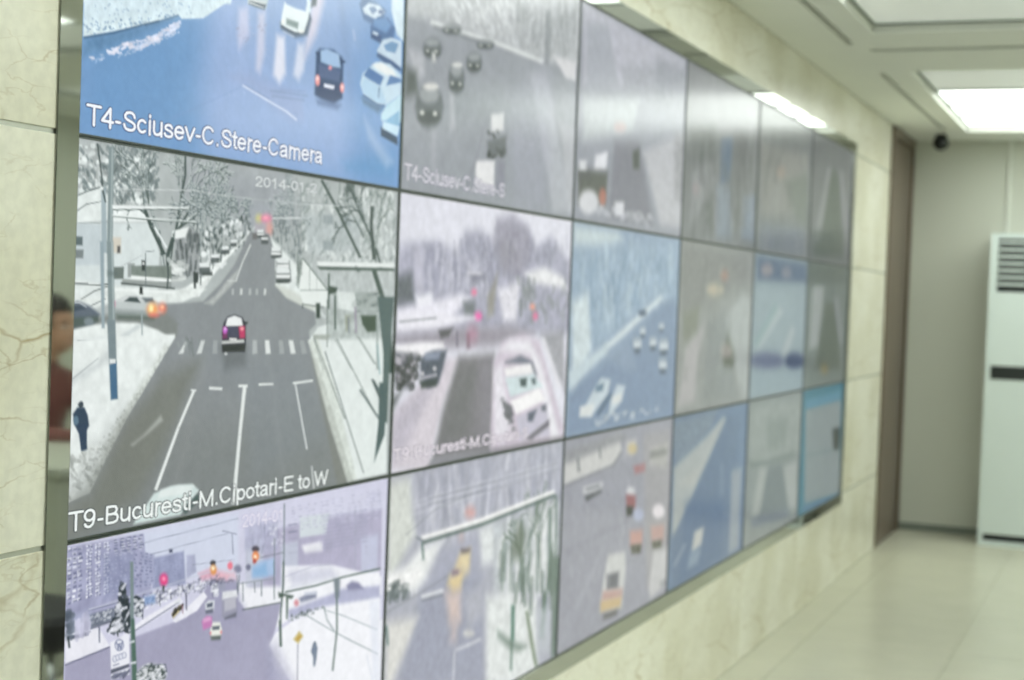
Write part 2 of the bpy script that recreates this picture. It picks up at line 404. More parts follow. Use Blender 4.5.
# ------------------------------------------------------------------ display pictures: ops in display coordinates (thousandths)
# P polygon, S scattered dabs, T bare tree, C caption text
FEEDS = {
 (0, 0): [
  ["P",[118,158,208],[0,0,1000,0,1000,1000,0,1000],1,3,8],
  ["P",[158,180,222],[350,450,750,400,800,1000,300,1000,250,800],60,0,60,0.7],
  ["P",[96,146,196],[0,550,300,550,300,1000,0,1000],60,0,60,0.7],
  ["P",[140,170,212],[350,0,950,0,850,600,600,750,400,600],40,0,60,0.6],
  ["P",[84,130,172],[7,763,156,685,231,638,144,715,6,812],10,10,60,0.8],
  ["P",[212,230,238],[0,0,500,0,440,280,375,560,200,600,0,680],3,16,70],
  ["S",[120,150,180],[-1,460,261,396,314,539,4,654],60,0.006,312,2,0,0.4,20],
  ["P",[214,232,238],[5,663,364,522,375,548,298,624,241,644,231,636,148,689,5,763],2,16,70],
  ["P",[200,222,234],[3,621,201,555,354,535,307,609,178,660,6,726],12,18,50,0.6],
  ["S",[110,146,180],[5,684,221,599,296,603,135,696,7,756],60,0.005,3,1.6,-10,0.55,20],
  ["S",[100,138,174],[6,731,177,655,231,633,143,689,7,760],60,0.005,13,2,-12,0.7,20],
  ["P",[48,84,118],[7,766,74,734,73,730,6,762],2,0,60,0.9],
  ["P",[48,84,118],[74,734,106,715,105,711,73,730],2,0,60,0.9],
  ["P",[48,84,118],[106,715,149,689,147,685,105,711],2,0,60,0.9],
  ["P",[48,84,118],[148,689,183,670,182,666,147,685],2,0,60,0.9],
  ["P",[56,90,124],[148,692,205,656,204,654,147,690],2,0,60,0.8],
  ["P",[56,90,124],[205,656,232,638,231,636,204,654],2,0,60,0.8],
  ["S",[228,226,240],[16,812,78,766,145,724,241,649,223,683,137,754,39,810],60,0.008,5,4,-18,0.8,20],
  ["S",[214,222,240],[12,823,74,774,145,731,205,688,241,644,233,685,150,755,39,816],70,0.005,7,3,-20,0.55,20],
  ["S",[205,215,238],[120,754,179,701,241,649,223,687,150,750],30,0.007,6,4,-25,0.8,20],
  ["P",[120,150,200],[222,919,339,840,339,838,221,917],3,0,60,0.5],
  ["P",[120,150,200],[339,840,415,787,414,785,338,838],3,0,60,0.5],
  ["P",[150,175,215],[329,725,413,778,415,775,331,722],4,0,60,0.4],
  ["P",[176,190,224],[422,516,399,774,415,772,438,512],40,0,60,0.25],
  ["P",[110,130,170],[734,406,788,754,798,751,742,402],30,0,60,0.3],
  ["P",[176,196,228],[789,496,790,558,804,554,803,492],20,0,60,0.3],
  ["S",[176,196,226],[368,550,637,461,649,763,377,825],40,0.004,311,4,30,0.3,20],
  ["P",[232,222,232],[636,428,686,411,654,564,614,652,618,602],14,0,60,0.75],
  ["P",[228,220,232],[459,556,481,544,483,667,471,732,457,725],10,0,60,0.6],
  ["P",[226,218,236],[400,565,426,551,434,629,404,679,398,640],10,0,60,0.55],
  ["P",[236,236,246],[520,604,546,602,553,711,534,747,513,726],9,0,60,0.85],
  ["P",[236,236,246],[591,610,612,607,615,684,598,721,579,709],9,0,60,0.7],
  ["S",[140,140,170],[392,617,493,576,490,644,403,659],14,0.006,9,5,-20,0.35,20],
  ["P",[150,165,205],[376,766,438,740,612,771,620,840,573,850,423,774],14,0,60,0.5],
  ["P",[214,224,244],[417,783,494,808,497,803,420,778],2,0,60,0.9],
  ["P",[214,224,244],[494,808,559,828,561,823,497,803],2,0,60,0.9],
  ["P",[214,224,244],[558,828,595,847,598,842,562,823],2,0,60,0.9],
  ["P",[110,130,170],[424,778,502,802,503,799,425,776],2,0,60,0.5],
  ["P",[115,135,172],[506,777,630,763,630,760,506,773],4,0,60,0.6],
  ["P",[120,140,176],[512,791,618,780,619,776,512,788],4,0,60,0.6],
  ["P",[125,140,180],[540,766,623,751,623,748,540,763],4,0,60,0.5],
  ["P",[92,108,128],[530,564,626,497,636,521,623,574,581,594,533,582],5],
  ["P",[226,238,240],[542,498,611,437,631,473,624,524,610,572,580,581,533,569,535,537],3],
  ["P",[130,160,205],[539,488,552,457,624,433,614,503,584,505,548,503],3],
  ["P",[214,232,240],[614,458,625,503,633,499,623,454],3],
  ["P",[130,150,150],[550,545,591,545,589,565,550,563],3],
  ["P",[62,78,96],[532,575,556,580,557,577,534,571],2],
  ["P",[62,78,96],[556,580,583,582,584,578,557,576],2],
  ["P",[62,78,96],[584,582,612,572,611,569,583,578],2],
  ["P",[240,244,240],[545,555,544,559,543,563,540,565,537,564,534,562,534,559,534,555,537,552,539,550,542,550,544,552],3],
  ["P",[240,244,240],[611,566,610,569,606,572,601,575,597,575,593,574,592,572,593,569,596,566,601,564,606,563,610,564],3],
  ["P",[210,222,236],[539,589,577,595,579,592,540,586],2,0,60,0.8],
  ["P",[190,205,210],[422,512,496,477,483,538,456,541,426,541],3],
  ["P",[70,84,98],[431,532,483,525,478,542,448,543,429,541],3],
  ["P",[225,232,235],[431,538,475,539,475,536,431,535],1.5],
  ["P",[220,225,225],[430,529,479,525,479,522,430,526],1.5],
  ["P",[86,100,110],[636,439,655,433,650,473,632,484],4],
  ["P",[50,76,116],[656,712,656,619,668,604,719,593,753,609,757,624,758,738,726,765,681,761,655,751],5],
  ["P",[158,190,226],[671,609,693,597,739,601,748,644,721,648,673,644],3],
  ["P",[78,98,140],[667,651,748,650,743,690,668,692],4],
  ["P",[46,66,108],[665,709,750,700,755,738,726,756,661,752],4],
  ["P",[240,150,150],[673,702,672,712,669,719,665,723,660,721,657,715,655,706,656,697,659,689,663,686,668,687,672,693],3],
  ["P",[240,150,150],[764,703,763,712,761,719,757,722,752,721,749,716,747,707,748,699,751,692,755,689,759,690,763,695],3],
  ["P",[255,220,215],[667,698,667,702,665,705,663,707,661,706,659,704,658,700,659,696,660,693,663,692,665,692,667,694],2],
  ["P",[255,220,215],[761,702,760,706,758,708,756,710,754,710,752,707,751,704,752,701,753,698,755,696,758,697,759,699],2],
  ["P",[240,150,160],[715,651,714,655,712,658,709,660,705,660,703,658,702,655,703,651,705,648,708,646,712,647,714,648],3],
  ["P",[226,230,244],[688,708,727,706,724,719,688,720],1.5],
  ["P",[40,60,96],[654,621,664,624,667,619,658,616],2],
  ["P",[40,60,96],[749,624,763,623,764,616,751,617],2],
  ["P",[70,95,140],[662,765,753,762,740,779,668,780],8,0,60,0.7],
  ["P",[206,226,236],[941,323,994,305,1003,485,971,470,944,394],4,8],
  ["P",[88,120,164],[811,414,827,386,877,387,922,401,902,455,866,466,830,460],5],
  ["P",[206,222,234],[825,424,849,399,892,393,915,410,880,445,832,439],3,8],
  ["P",[120,145,180],[849,416,870,403,885,413,865,432],2],
  ["P",[92,116,160],[891,407,911,405,908,418,889,421],2],
  ["P",[72,108,158],[858,475,887,434,930,423,962,449,956,493,905,520,864,511],4],
  ["P",[104,146,196],[872,447,923,425,947,442,925,478,870,471],4],
  ["P",[60,86,130],[861,494,904,493,905,517,862,512],3],
  ["P",[196,214,232],[870,486,892,487,889,498,868,496],2],
  ["P",[196,216,232],[888,548,912,503,948,486,991,486,995,579,952,566,899,563],3],
  ["P",[112,152,192],[916,522,949,498,980,498,966,535,928,537],2.5],
  ["P",[70,98,140],[892,553,952,563,995,579,996,591,930,584,888,566],3],
  ["P",[196,220,236],[825,676,834,639,885,587,945,577,996,603,999,670,936,721,899,729,840,707],3],
  ["P",[232,238,238],[871,600,907,581,961,594,977,614,932,620,894,612],4],
  ["P",[82,122,176],[838,644,858,612,921,629,907,662,860,653],2.5],
  ["P",[88,128,180],[933,655,947,616,993,616,997,628],2.5],
  ["P",[170,205,232],[842,649,911,667,936,715,899,729,840,707,829,681],5,0,60,0.7],
  ["P",[60,90,130],[902,669,900,705,903,704,906,668],2],
  ["P",[60,90,134],[838,713,898,731,901,727,840,708],3],
  ["P",[60,90,134],[899,731,929,728,929,723,899,727],3],
  ["P",[70,100,124],[834,720,922,736,900,753,842,736],8,0,60,0.7],
  ["P",[188,222,236],[915,761,936,721,1000,673,1004,767,916,779],3],
  ["P",[150,200,224],[937,727,1000,682,1002,731,960,746],4],
  ["P",[190,222,236],[914,757,998,668,1003,764,971,783],2],
  ["P",[130,180,214],[931,778,993,727,996,804,940,814],2],
  ["P",[40,66,96],[916,800,989,824,991,850,917,831],3],
  ["P",[196,224,240],[923,780,996,784,989,818,924,805],2],
  ["P",[88,150,200],[765,944,975,884,979,974,781,978],25,0,60,0.5],
  ["P",[180,200,226],[846,783,927,868,976,910,946,940,865,854],12,0,60,0.5],
  ["P",[180,196,226],[788,507,796,541,802,538,793,505],2,0,60,0.7],
  ["P",[150,178,216],[300,0,980,0,980,180,350,200],30,0,60,0.5],
  ["C","T4-Sciusev-C.Stere-Camera",[17,975,690,964,51],[236,240,246],[70,84,120]],
 ],
 (1, 0): [
  ["P",[172,180,180],[0,0,1000,0,1000,1000,0,1000],1,8,20],
  ["P",[158,164,170],[256,10,574,-1,610,146,439,174,260,110],40,8,30],
  ["P",[176,184,184],[-1,5,189,-3,194,145,-1,168],8,26,90],
  ["S",[232,240,238],[-1,14,181,8,184,137,3,159],160,0.012,21,1.6,0,0.75,20],
  ["S",[96,112,114],[-1,14,189,-3,184,137,3,159],150,0.01,22,2.5,40,0.6,20],
  ["S",[96,110,112],[78,8,189,-3,193,136,82,149],90,0.01,23,3,-40,0.6,20],
  ["P",[226,234,232],[3,138,53,114,82,141,83,194,3,211],3,10,50],
  ["P",[70,84,84],[3,143,30,126,29,125,2,141],1.5],
  ["P",[70,84,84],[30,127,57,114,56,112,29,124],1.5],
  ["P",[84,96,98],[2,182,23,162,22,161,1,180],1.5],
  ["P",[84,96,98],[23,162,56,151,56,150,23,160],1.5],
  ["P",[80,92,94],[3,212,55,207,55,204,3,210],1.5],
  ["P",[212,222,222],[-1,211,177,191,201,270,200,369,1,375],3,4],
  ["P",[194,206,210],[-1,211,57,208,60,311,-1,315],3,5],
  ["P",[236,243,242],[79,168,159,158,177,189,79,201],3,6],
  ["P",[88,104,108],[-1,243,17,243,17,264,-1,265],2],
  ["P",[120,130,132],[-1,276,20,275,19,296,-1,297],2],
  ["P",[210,204,190],[84,238,105,237,106,277,88,278],3],
  ["P",[80,80,80],[97,260,104,259,104,277,97,278],2],
  ["P",[150,158,158],[123,303,140,302,141,338,124,339],2],
  ["T",[66,82,80],[226,358,246,-31],8,0.55,31,6,[232,240,238],1],
  ["T",[74,90,88],[216,330,166,11],7,0.6,32,6,[228,236,236],1],
  ["T",[80,94,92],[232,254,291,28],5,0.5,33,5,[226,236,234],1],
  ["P",[64,80,78],[218,272,182,201,174,205,210,276],1.5],
  ["P",[64,80,78],[182,201,161,148,154,152,174,205],1.5],
  ["P",[62,78,76],[234,363,228,273,218,274,224,363],1.5],
  ["P",[62,78,76],[228,275,241,227,231,225,218,273],1.5],
  ["P",[228,236,236],[222,254,189,200,185,204,217,257],1.5],
  ["P",[68,84,82],[243,225,254,129,249,129,237,225],1.5],
  ["P",[68,84,82],[254,129,266,52,260,52,249,129],1.5],
  ["P",[68,84,82],[266,51,263,-25,258,-24,260,52],1.5],
  ["T",[76,92,94],[306,356,307,122],4.0,0.5,40,5,[214,222,222],1],
  ["T",[76,92,94],[329,315,330,90],3.7,0.5,41,5,[214,222,222],1],
  ["T",[76,92,94],[348,285,350,102],3.4,0.5,42,5,[214,222,222],1],
  ["T",[76,92,94],[370,279,372,90],3.1,0.5,43,5,[214,222,222],1],
  ["T",[76,92,94],[397,252,399,96],2.8,0.5,44,5,[214,222,222],1],
  ["T",[76,92,94],[419,230,423,103],2.5,0.5,45,5,[214,222,222],1],
  ["T",[76,92,94],[439,208,444,105],2.2,0.5,46,5,[214,222,222],1],
  ["T",[76,92,94],[458,191,464,113],1.9,0.5,47,5,[214,222,222],1],
  ["S",[60,74,74],[286,192,458,135,461,206,311,355],120,0.012,51,1.6,90,0.7,20],
  ["S",[230,236,236],[286,192,459,145,461,206,311,365],120,0.013,52,1.4,0,0.75,20],
  ["P",[150,156,158],[240,216,279,193,306,210,310,326,244,329],4,12],
  ["S",[70,80,82],[240,216,306,200,310,326,244,329],40,0.012,53,3,90,0.7,20],
  ["P",[232,238,236],[240,206,277,193,268,223,240,230],2],
  ["P",[120,130,130],[231,292,266,285,267,338,233,344],2,12,90],
  ["P",[226,232,230],[230,346,272,339,272,336,230,342]],
  ["S",[216,222,220],[231,297,266,290,267,338,233,344],14,0.014,54,5,0,0.7,20],
  ["P",[184,192,192],[619,106,986,2,1010,541,628,344],10,14,50],
  ["S",[228,234,232],[604,21,986,2,999,282,637,246],200,0.014,55,2,50,0.6,20],
  ["S",[116,130,128],[616,19,986,2,999,282,625,257],170,0.012,56,3,-50,0.6,20],
  ["P",[176,186,188],[632,120,843,103,848,220,649,234],8,8,60,0.7],
  ["P",[140,152,156],[701,113,737,111,739,140,702,142],3,0,60,0.7],
  ["P",[140,152,156],[767,111,805,109,806,139,768,141],3,0,60,0.7],
  ["P",[140,152,156],[704,196,741,196,742,225,705,225],3,0,60,0.7],
  ["T",[70,86,84],[937,273,853,8],9,0.5,61,6,0,1],
  ["T",[76,92,88],[914,251,904,13],7,0.4,62,5,[220,228,226],1],
  ["T",[82,96,94],[860,172,777,30],5,0.5,63,5,0,1],
  ["P",[74,90,86],[686,6,741,82,750,77,695,0],1.5],
  ["P",[74,90,86],[741,82,846,245,856,240,750,77],1.5],
  ["P",[70,84,82],[914,244,897,132,883,135,899,246],2],
  ["P",[70,84,82],[897,133,898,62,884,63,883,134],2],
  ["T",[96,110,112],[531,216,527,106],3,0.5,70,5,[208,216,218],1],
  ["T",[96,110,112],[559,240,554,113],3,0.5,71,5,[208,216,218],1],
  ["T",[96,110,112],[583,260,577,100],3,0.5,72,5,[208,216,218],1],
  ["T",[96,110,112],[604,269,596,71],3,0.5,73,5,[208,216,218],1],
  ["T",[96,110,112],[628,333,616,41],3,0.5,74,5,[208,216,218],1],
  ["P",[150,158,160],[614,30,629,344,632,344,618,30]],
  ["S",[100,112,114],[515,160,620,127,638,289,541,252],70,0.01,75,2,80,0.6,20],
  ["P",[160,166,174],[447,105,513,102,521,169,455,176],6,0,60,0.8],
  ["P",[172,168,176],[470,164,515,160,522,201,471,195],4],
  ["P",[206,200,130],[493,146,492,152,488,157,483,159,477,158,473,154,471,149,473,143,476,138,482,136,487,137,492,141],7,0,60,0.9],
  ["P",[236,130,164],[524,144,521,151,515,156,506,158,497,158,491,154,488,148,490,141,496,136,505,133,514,134,521,138],7,0,60,0.9],
  ["P",[255,170,190],[510,143,509,146,507,148,503,149,500,149,497,147,497,145,497,142,500,140,503,139,506,139,509,141],4,0,60,0.8],
  ["P",[226,160,150],[528,174,527,185,523,193,518,196,512,194,507,186,506,176,507,166,511,158,516,154,522,156,527,164],8,0,60,0.8],
  ["P",[212,218,218],[80,116,284,93,283,90,80,114],1.2,0,60,0.8],
  ["P",[212,218,218],[283,93,383,95,383,92,284,90],1.2,0,60,0.8],
  ["P",[212,218,218],[383,95,631,90,631,86,383,92],1.2,0,60,0.8],
  ["P",[212,218,218],[631,90,759,80,759,76,631,86],1.2,0,60,0.8],
  ["P",[140,150,152],[383,94,606,89,606,87,383,92],1.2,0,60,0.8],
  ["P",[140,150,152],[606,89,841,64,841,61,606,87],1.2,0,60,0.8],
  ["P",[216,222,222],[526,145,620,135,620,130,526,141],1.2],
  ["P",[228,234,232],[471,174,349,324,312,385,218,401,245,377,311,336,408,241],3,22,70],
  ["P",[224,231,228],[96,363,217,368,331,364,264,405,209,406,130,389,-5,443,-7,349],4,12,50],
  ["P",[222,230,228],[522,201,626,290,628,344,667,376,721,443,618,399,533,348],5,10,50],
  ["P",[198,204,196],[527,337,592,356,694,409,669,426,570,389,528,369],6,0,60,0.8],
  ["P",[136,142,146],[455,191,516,191,539,252,542,347,581,384,681,426,689,465,664,487,674,587,251,567,249,510,211,467,209,410,322,399,371,348,410,291],3,3,12],
  ["P",[124,130,128],[-5,456,98,434,219,424,256,462,249,519,166,462,90,452,-4,478],6],
  ["P",[196,202,198],[327,404,357,383,391,338,426,301,412,342,352,408],4,12,60,0.7],
  ["P",[206,212,210],[457,226,434,279,438,280,461,228]],
  ["P",[206,212,210],[434,279,415,337,419,338,438,280]],
  ["P",[200,206,204],[391,339,420,339,420,336,391,336]],
  ["P",[212,218,216],[406,360,412,360,412,378,405,378],1.5,0,60,0.5],
  ["P",[212,218,216],[431,359,438,359,438,377,430,378],1.5,0,60,0.9],
  ["P",[212,218,216],[458,358,465,358,465,377,457,377],1.5,0,60,0.5],
  ["P",[212,218,216],[480,358,487,358,487,376,479,376],1.5,0,60,0.5],
  ["P",[212,218,216],[506,357,513,357,512,376,505,376],1.5,0,60,0.9],
  ["P",[104,112,114],[476,187,500,185,502,202,476,206],2],
  ["P",[222,228,228],[478,182,497,180,499,189,477,191],1.5],
  ["P",[226,230,230],[477,193,500,191,500,197,477,199],1.5],
  ["P",[66,76,76],[478,200,500,199,498,204,480,206],2],
  ["P",[104,112,114],[523,238,559,235,561,259,524,264],2],
  ["P",[222,228,228],[526,230,554,228,557,241,525,244],1.5],
  ["P",[226,230,230],[525,246,557,244,557,252,525,254],1.5],
  ["P",[66,76,76],[527,257,557,255,556,262,529,264],2],
  ["P",[104,112,114],[543,271,587,268,591,298,544,303],2],
  ["P",[222,228,228],[547,262,581,260,586,276,546,278],1.5],
  ["P",[226,230,230],[546,282,586,279,586,289,546,291],1.5],
  ["P",[66,76,76],[548,294,586,292,584,301,551,303],2],
  ["P",[104,112,114],[541,301,592,298,596,333,542,339],2],
  ["P",[222,228,228],[545,290,585,288,591,307,543,309],1.5],
  ["P",[226,230,230],[543,313,591,311,591,322,544,324],1.5],
  ["P",[66,76,76],[546,328,591,326,589,337,549,339],2],
  ["P",[84,92,94],[491,198,514,196,515,222,492,224],1.5],
  ["P",[220,224,224],[492,203,513,202,514,209,492,211]],
  ["P",[110,110,112],[463,194,478,192,479,211,464,212],1.5],
  ["P",[104,116,112],[78,315,114,313,114,344,79,346],1.5],
  ["P",[120,132,126],[132,309,233,303,235,339,133,343],2,8],
  ["P",[236,242,240],[133,334,233,339,233,347,129,349],1.5],
  ["P",[150,158,156],[112,344,235,349,233,363,108,361],2],
  ["P",[60,70,70],[-1,364,55,364,55,361,-1,361],1.2],
  ["P",[60,70,70],[55,364,88,359,87,356,55,361],1.2],
  ["P",[72,82,82],[108,357,244,367,245,363,108,353],1.2],
  ["P",[236,242,240],[-1,374,129,376,129,369,-1,368],2],
  ["P",[236,242,240],[129,376,245,380,245,373,129,369],2],
  ["P",[90,104,108],[165,274,168,362,170,362,167,274],1.2],
  ["P",[120,130,134],[166,271,188,267,188,265,166,269],1.2],
  ["P",[44,54,54],[157,293,166,294,166,320,158,320],2],
  ["P",[30,38,38],[154,363,161,363,162,383,154,382],2],
  ["P",[236,240,240],[164,301,164,303,163,304,162,305,160,305,159,303,159,301,159,300,160,298,161,298,163,298,164,299],1.5],
  ["P",[60,74,74],[226,367,228,327,224,327,222,367],1.5],
  ["P",[60,74,74],[228,327,225,294,221,294,224,327],1.5],
  ["P",[44,56,56],[294,316,296,363,302,362,299,316],2],
  ["P",[50,60,60],[293,319,307,318,307,347,295,348],2],
  ["P",[80,92,92],[311,259,313,352,316,352,313,259],1.5],
  ["P",[232,238,238],[327,266,326,270,323,274,320,275,316,274,313,271,312,267,312,262,315,259,319,257,323,258,326,261],2],
  ["P",[80,90,90],[345,237,347,306,349,306,347,237],1.3],
  ["P",[70,84,82],[370,230,368,285,372,285,373,230],1.5],
  ["P",[170,178,178],[317,308,345,306,347,324,317,325],2],
  ["P",[64,74,74],[317,317,347,316,347,324,317,326],2],
  ["P",[234,240,238],[311,296,347,296,345,309,317,308],2],
  ["P",[150,158,160],[104,315,158,280,157,279,103,314],1.2,0,60,0.6],
  ["P",[190,198,198],[93,409,118,391,147,386,174,401,219,412,215,431,184,441,98,441],3],
  ["P",[206,212,212],[93,403,122,388,147,387,165,401],3],
  ["P",[62,76,78],[118,402,130,391,148,391,157,405],2],
  ["P",[140,150,150],[96,423,184,427,180,445,98,441],4,0,60,0.8],
  ["P",[80,96,88],[98,436,193,441,194,450,103,449],5,0,60,0.8],
  ["P",[96,106,112],[161,392,187,392,192,403,170,404],3],
  ["P",[250,160,90],[202,422,201,430,196,436,188,438,181,436,176,430,174,422,176,414,181,408,188,406,195,408,200,414],8],
  ["P",[250,120,90],[223,419,222,425,218,430,213,432,208,430,204,426,203,419,204,413,208,409,213,407,218,409,221,413],8,0,60,0.9],
  ["P",[255,240,170],[190,420,190,425,188,428,185,430,182,429,179,425,179,420,179,415,181,411,184,409,187,411,190,414],4],
  ["P",[255,190,150],[217,416,216,419,215,420,213,421,211,421,209,419,209,416,209,413,210,412,213,411,214,411,216,413],3],
  ["P",[240,90,90],[206,438,205,441,200,442,193,443,186,442,182,441,179,438,181,436,186,434,193,434,200,434,205,436],5,0,60,0.7],
  ["P",[226,120,160],[96,410,96,415,95,418,93,419,92,418,91,415,91,410,91,406,92,403,93,401,95,402,96,406],3],
  ["P",[92,104,118],[-3,407,10,404,37,415,61,436,46,463,-2,471],4],
  ["P",[64,78,92],[-3,415,17,414,28,423,-3,430],2.5],
  ["P",[196,204,208],[-3,410,14,408,14,406,-3,408],1.5],
  ["P",[196,204,208],[13,408,29,419,30,417,14,406],1.5],
  ["P",[76,92,88],[-2,445,57,441,58,454,19,467,-2,471],4],
  ["P",[120,134,140],[47,455,46,461,42,465,37,466,31,465,27,461,25,455,26,449,30,445,36,444,42,445,46,449],3],
  ["P",[220,228,226],[-5,359,64,366,88,383,48,397,9,393,-3,398],4,8],
  ["P",[70,80,80],[17,400,48,378,47,376,17,399],1.5],
  ["P",[70,80,80],[48,378,88,361,88,359,48,376],1.5],
  ["P",[80,90,92],[-5,360,32,359,32,357,-5,359],1.5],
  ["P",[90,100,104],[42,415,73,397,72,396,40,414],1.5],
  ["P",[70,80,82],[308,299,340,295,340,319,310,322],1.5,0,60,0.8],
  ["P",[226,232,232],[310,291,336,288,339,301,309,304],1.5],
  ["P",[70,80,82],[340,271,366,268,366,287,341,290],1.5,0,60,0.8],
  ["P",[226,232,232],[341,265,363,262,365,273,341,275],1.5],
  ["P",[70,80,82],[371,246,394,243,395,260,372,263],1.5,0,60,0.8],
  ["P",[226,232,232],[372,240,392,238,394,247,372,250],1.5],
  ["P",[70,80,82],[396,225,416,222,416,237,397,239],1.5,0,60,0.8],
  ["P",[226,232,232],[397,220,414,217,416,226,397,228],1.5],
  ["P",[226,233,231],[-2,476,50,463,103,459,150,459,203,478,241,502,250,522,242,560,244,617,-1,601],3,8,40],
  ["P",[196,205,208],[-1,510,71,499,92,517,52,538,0,545],10,10,60,0.7],
  ["P",[84,96,98],[130,515,169,520,169,518,130,513],1.5],
  ["P",[84,96,98],[169,520,218,522,218,520,169,518],1.5],
  ["P",[90,100,104],[12,503,51,506,51,504,12,501],1.5,0,60,0.8],
  ["P",[186,196,198],[113,491,150,464,167,464,129,493],4,0,60,0.7],
  ["P",[228,235,233],[-10,503,248,490,254,523,215,593,151,672,83,809,50,892,-1,908],3,8,40],
  ["P",[210,217,212],[254,523,215,593,151,672,83,809,50,892,37,863,75,789,129,679,187,582,222,518],6,26,90],
  ["P",[214,220,216],[-2,796,98,748,138,689,53,866,-1,908],8,24,80,0.7],
  ["P",[188,196,198],[-1,597,60,557,84,523,93,550,38,591,-1,615],8,10,60,0.6],
  ["P",[130,140,144],[4,599,61,549,60,547,2,597],1.5,0,60,0.6],
  ["S",[140,146,140],[249,528,215,593,53,875,-1,882,82,746,179,609],90,0.006,81,1.5,0,0.6,20],
  ["S",[150,156,152],[-3,787,124,769,61,876,-1,900],40,0.01,82,3,30,0.6,20],
  ["P",[134,140,144],[249,499,672,508,743,680,867,1022,745,1057,2,1004,-1,908,50,892,130,715],2,3,10],
  ["P",[122,128,128],[140,725,732,747,867,1022,745,1068,2,1022,30,888],60,0,60,0.8],
  ["P",[114,118,108],[224,603,318,569,256,739,163,932,2,1004,-1,908,50,892,130,715],25,4,10,0.7],
  ["P",[128,136,142],[317,550,649,562,762,830,497,923,444,657],30,0,60,0.5],
  ["P",[120,122,112],[674,563,706,587,866,1010,797,1032],8,0,60,0.5],
  ["P",[196,202,196],[145,781,175,757,218,711,223,725,184,758,150,784],5,0,60,0.6],
  ["P",[112,116,110],[218,609,137,833,148,839,230,615],14,0,60,0.35],
  ["P",[146,150,150],[332,559,256,910,266,914,342,562],16,0,60,0.3],
  ["P",[146,152,156],[523,569,582,928,596,929,537,568],16,0,60,0.3],
  ["P",[220,226,224],[279,508,290,508,272,544,259,545],1.5,0,60,0.9],
  ["P",[220,226,224],[321,509,332,509,323,546,309,547],1.5,0,60,0.8],
  ["P",[220,226,224],[356,509,368,510,368,548,354,549],1.5,0,60,0.25],
  ["P",[220,226,224],[475,512,488,512,491,552,475,554],1.5,0,60,0.45],
  ["P",[220,226,224],[514,513,528,513,534,554,518,555],1.5],
  ["P",[220,226,224],[559,514,573,514,580,556,564,557],1.5,0,60,0.3],
  ["P",[220,226,224],[593,515,608,515,619,557,602,558],1.5,0,60,0.95],
  ["P",[220,226,224],[632,516,647,516,659,558,641,560],1.5,0,60,0.25],
  ["S",[130,138,140],[258,509,326,511,317,548,255,545],14,0.012,83,3,60,0.8,20],
  ["P",[226,232,230],[302,647,262,747,269,751,309,651],1.2],
  ["P",[226,232,230],[262,747,206,911,214,915,269,751],1.2],
  ["P",[224,230,228],[449,647,439,790,449,792,460,649],1.2],
  ["P",[224,230,228],[439,790,429,942,440,945,449,792],1.2],
  ["P",[224,230,228],[429,942,425,993,436,996,440,945],1.2],
  ["P",[216,222,222],[619,654,641,750,646,749,624,654],1.2],
  ["P",[216,222,222],[641,750,668,866,673,866,646,749],1.2],
  ["P",[210,216,216],[687,922,698,997,704,998,693,923],1.2,0,60,0.8],
  ["P",[224,230,228],[435,650,464,652,463,644,435,642],1.2],
  ["P",[222,228,226],[348,650,386,655,387,647,348,642],1.5],
  ["P",[222,228,226],[499,650,547,651,546,645,498,643],1.2],
  ["P",[222,228,226],[613,654,684,650,683,643,612,647],1.2],
  ["P",[216,222,222],[297,650,312,652,312,647,296,645]],
  ["P",[96,102,106],[377,534,456,536,453,588,394,595],14,0,60,0.7],
  ["P",[44,46,60],[380,489,384,461,394,442,416,435,440,443,452,463,454,526,451,546,383,543],2],
  ["P",[232,236,236],[390,470,395,446,416,438,438,446,443,469],2],
  ["P",[66,68,92],[395,472,428,471,433,503,397,502],1.5],
  ["P",[120,40,96],[382,470,394,472,397,504,382,506],2.5],
  ["P",[206,100,214],[397,481,395,486,393,490,390,491,386,490,384,486,383,481,384,476,386,472,389,471,393,473,395,476],3],
  ["P",[236,190,240],[393,477,392,479,391,480,390,481,388,480,387,479,386,477,386,475,388,473,389,473,391,473,392,475],2],
  ["P",[196,50,100],[430,471,449,469,451,505,434,506],2.5],
  ["P",[244,150,160],[446,477,445,480,443,483,440,483,438,483,436,480,435,477,435,474,438,472,440,471,443,472,445,474],2.5],
  ["P",[206,210,206],[381,512,448,509,449,519,381,521],2],
  ["P",[230,230,228],[403,504,425,505,425,511,403,510]],
  ["P",[40,44,46],[381,524,453,523,451,544,384,544],3],
  ["P",[40,44,50],[443,464,457,463,457,457,443,458],2],
  ["P",[220,224,224],[398,550,398,551,396,553,394,553,392,553,390,551,390,549,390,548,392,546,394,546,396,547,398,548],2],
  ["P",[206,222,220],[206,921,251,909,309,913,329,935,278,993,156,995],3,3],
  ["P",[222,232,230],[224,915,271,910,314,920,300,939,216,937],4],
  ["P",[70,92,90],[282,979,325,944,330,964,292,996],3],
  ["P",[206,222,220],[160,987,176,958,277,964,278,993],3],
  ["P",[222,230,228],[662,519,696,475,735,464,975,453,992,995,852,997,774,786,701,598],3,5,30],
  ["P",[206,214,206],[662,519,697,508,770,682,866,992,831,1003,747,783],5,14,80,0.8],
  ["P",[168,178,176],[728,415,1000,412,966,516,732,517],6,18,60,0.85],
  ["P",[226,233,230],[626,252,725,347,727,409,638,399,624,356],3],
  ["P",[90,106,102],[631,258,724,354,727,351,634,256],1.5],
  ["P",[150,160,158],[656,266,660,360,662,360,659,266],1.5],
  ["P",[150,160,158],[683,298,686,359,687,359,685,298],1.5],
  ["P",[110,124,120],[627,359,739,356,739,354,627,357],1.5],
  ["P",[214,222,220],[766,357,842,361,837,425,768,414],3,8],
  ["P",[228,234,232],[683,265,993,252,993,267,690,280],2],
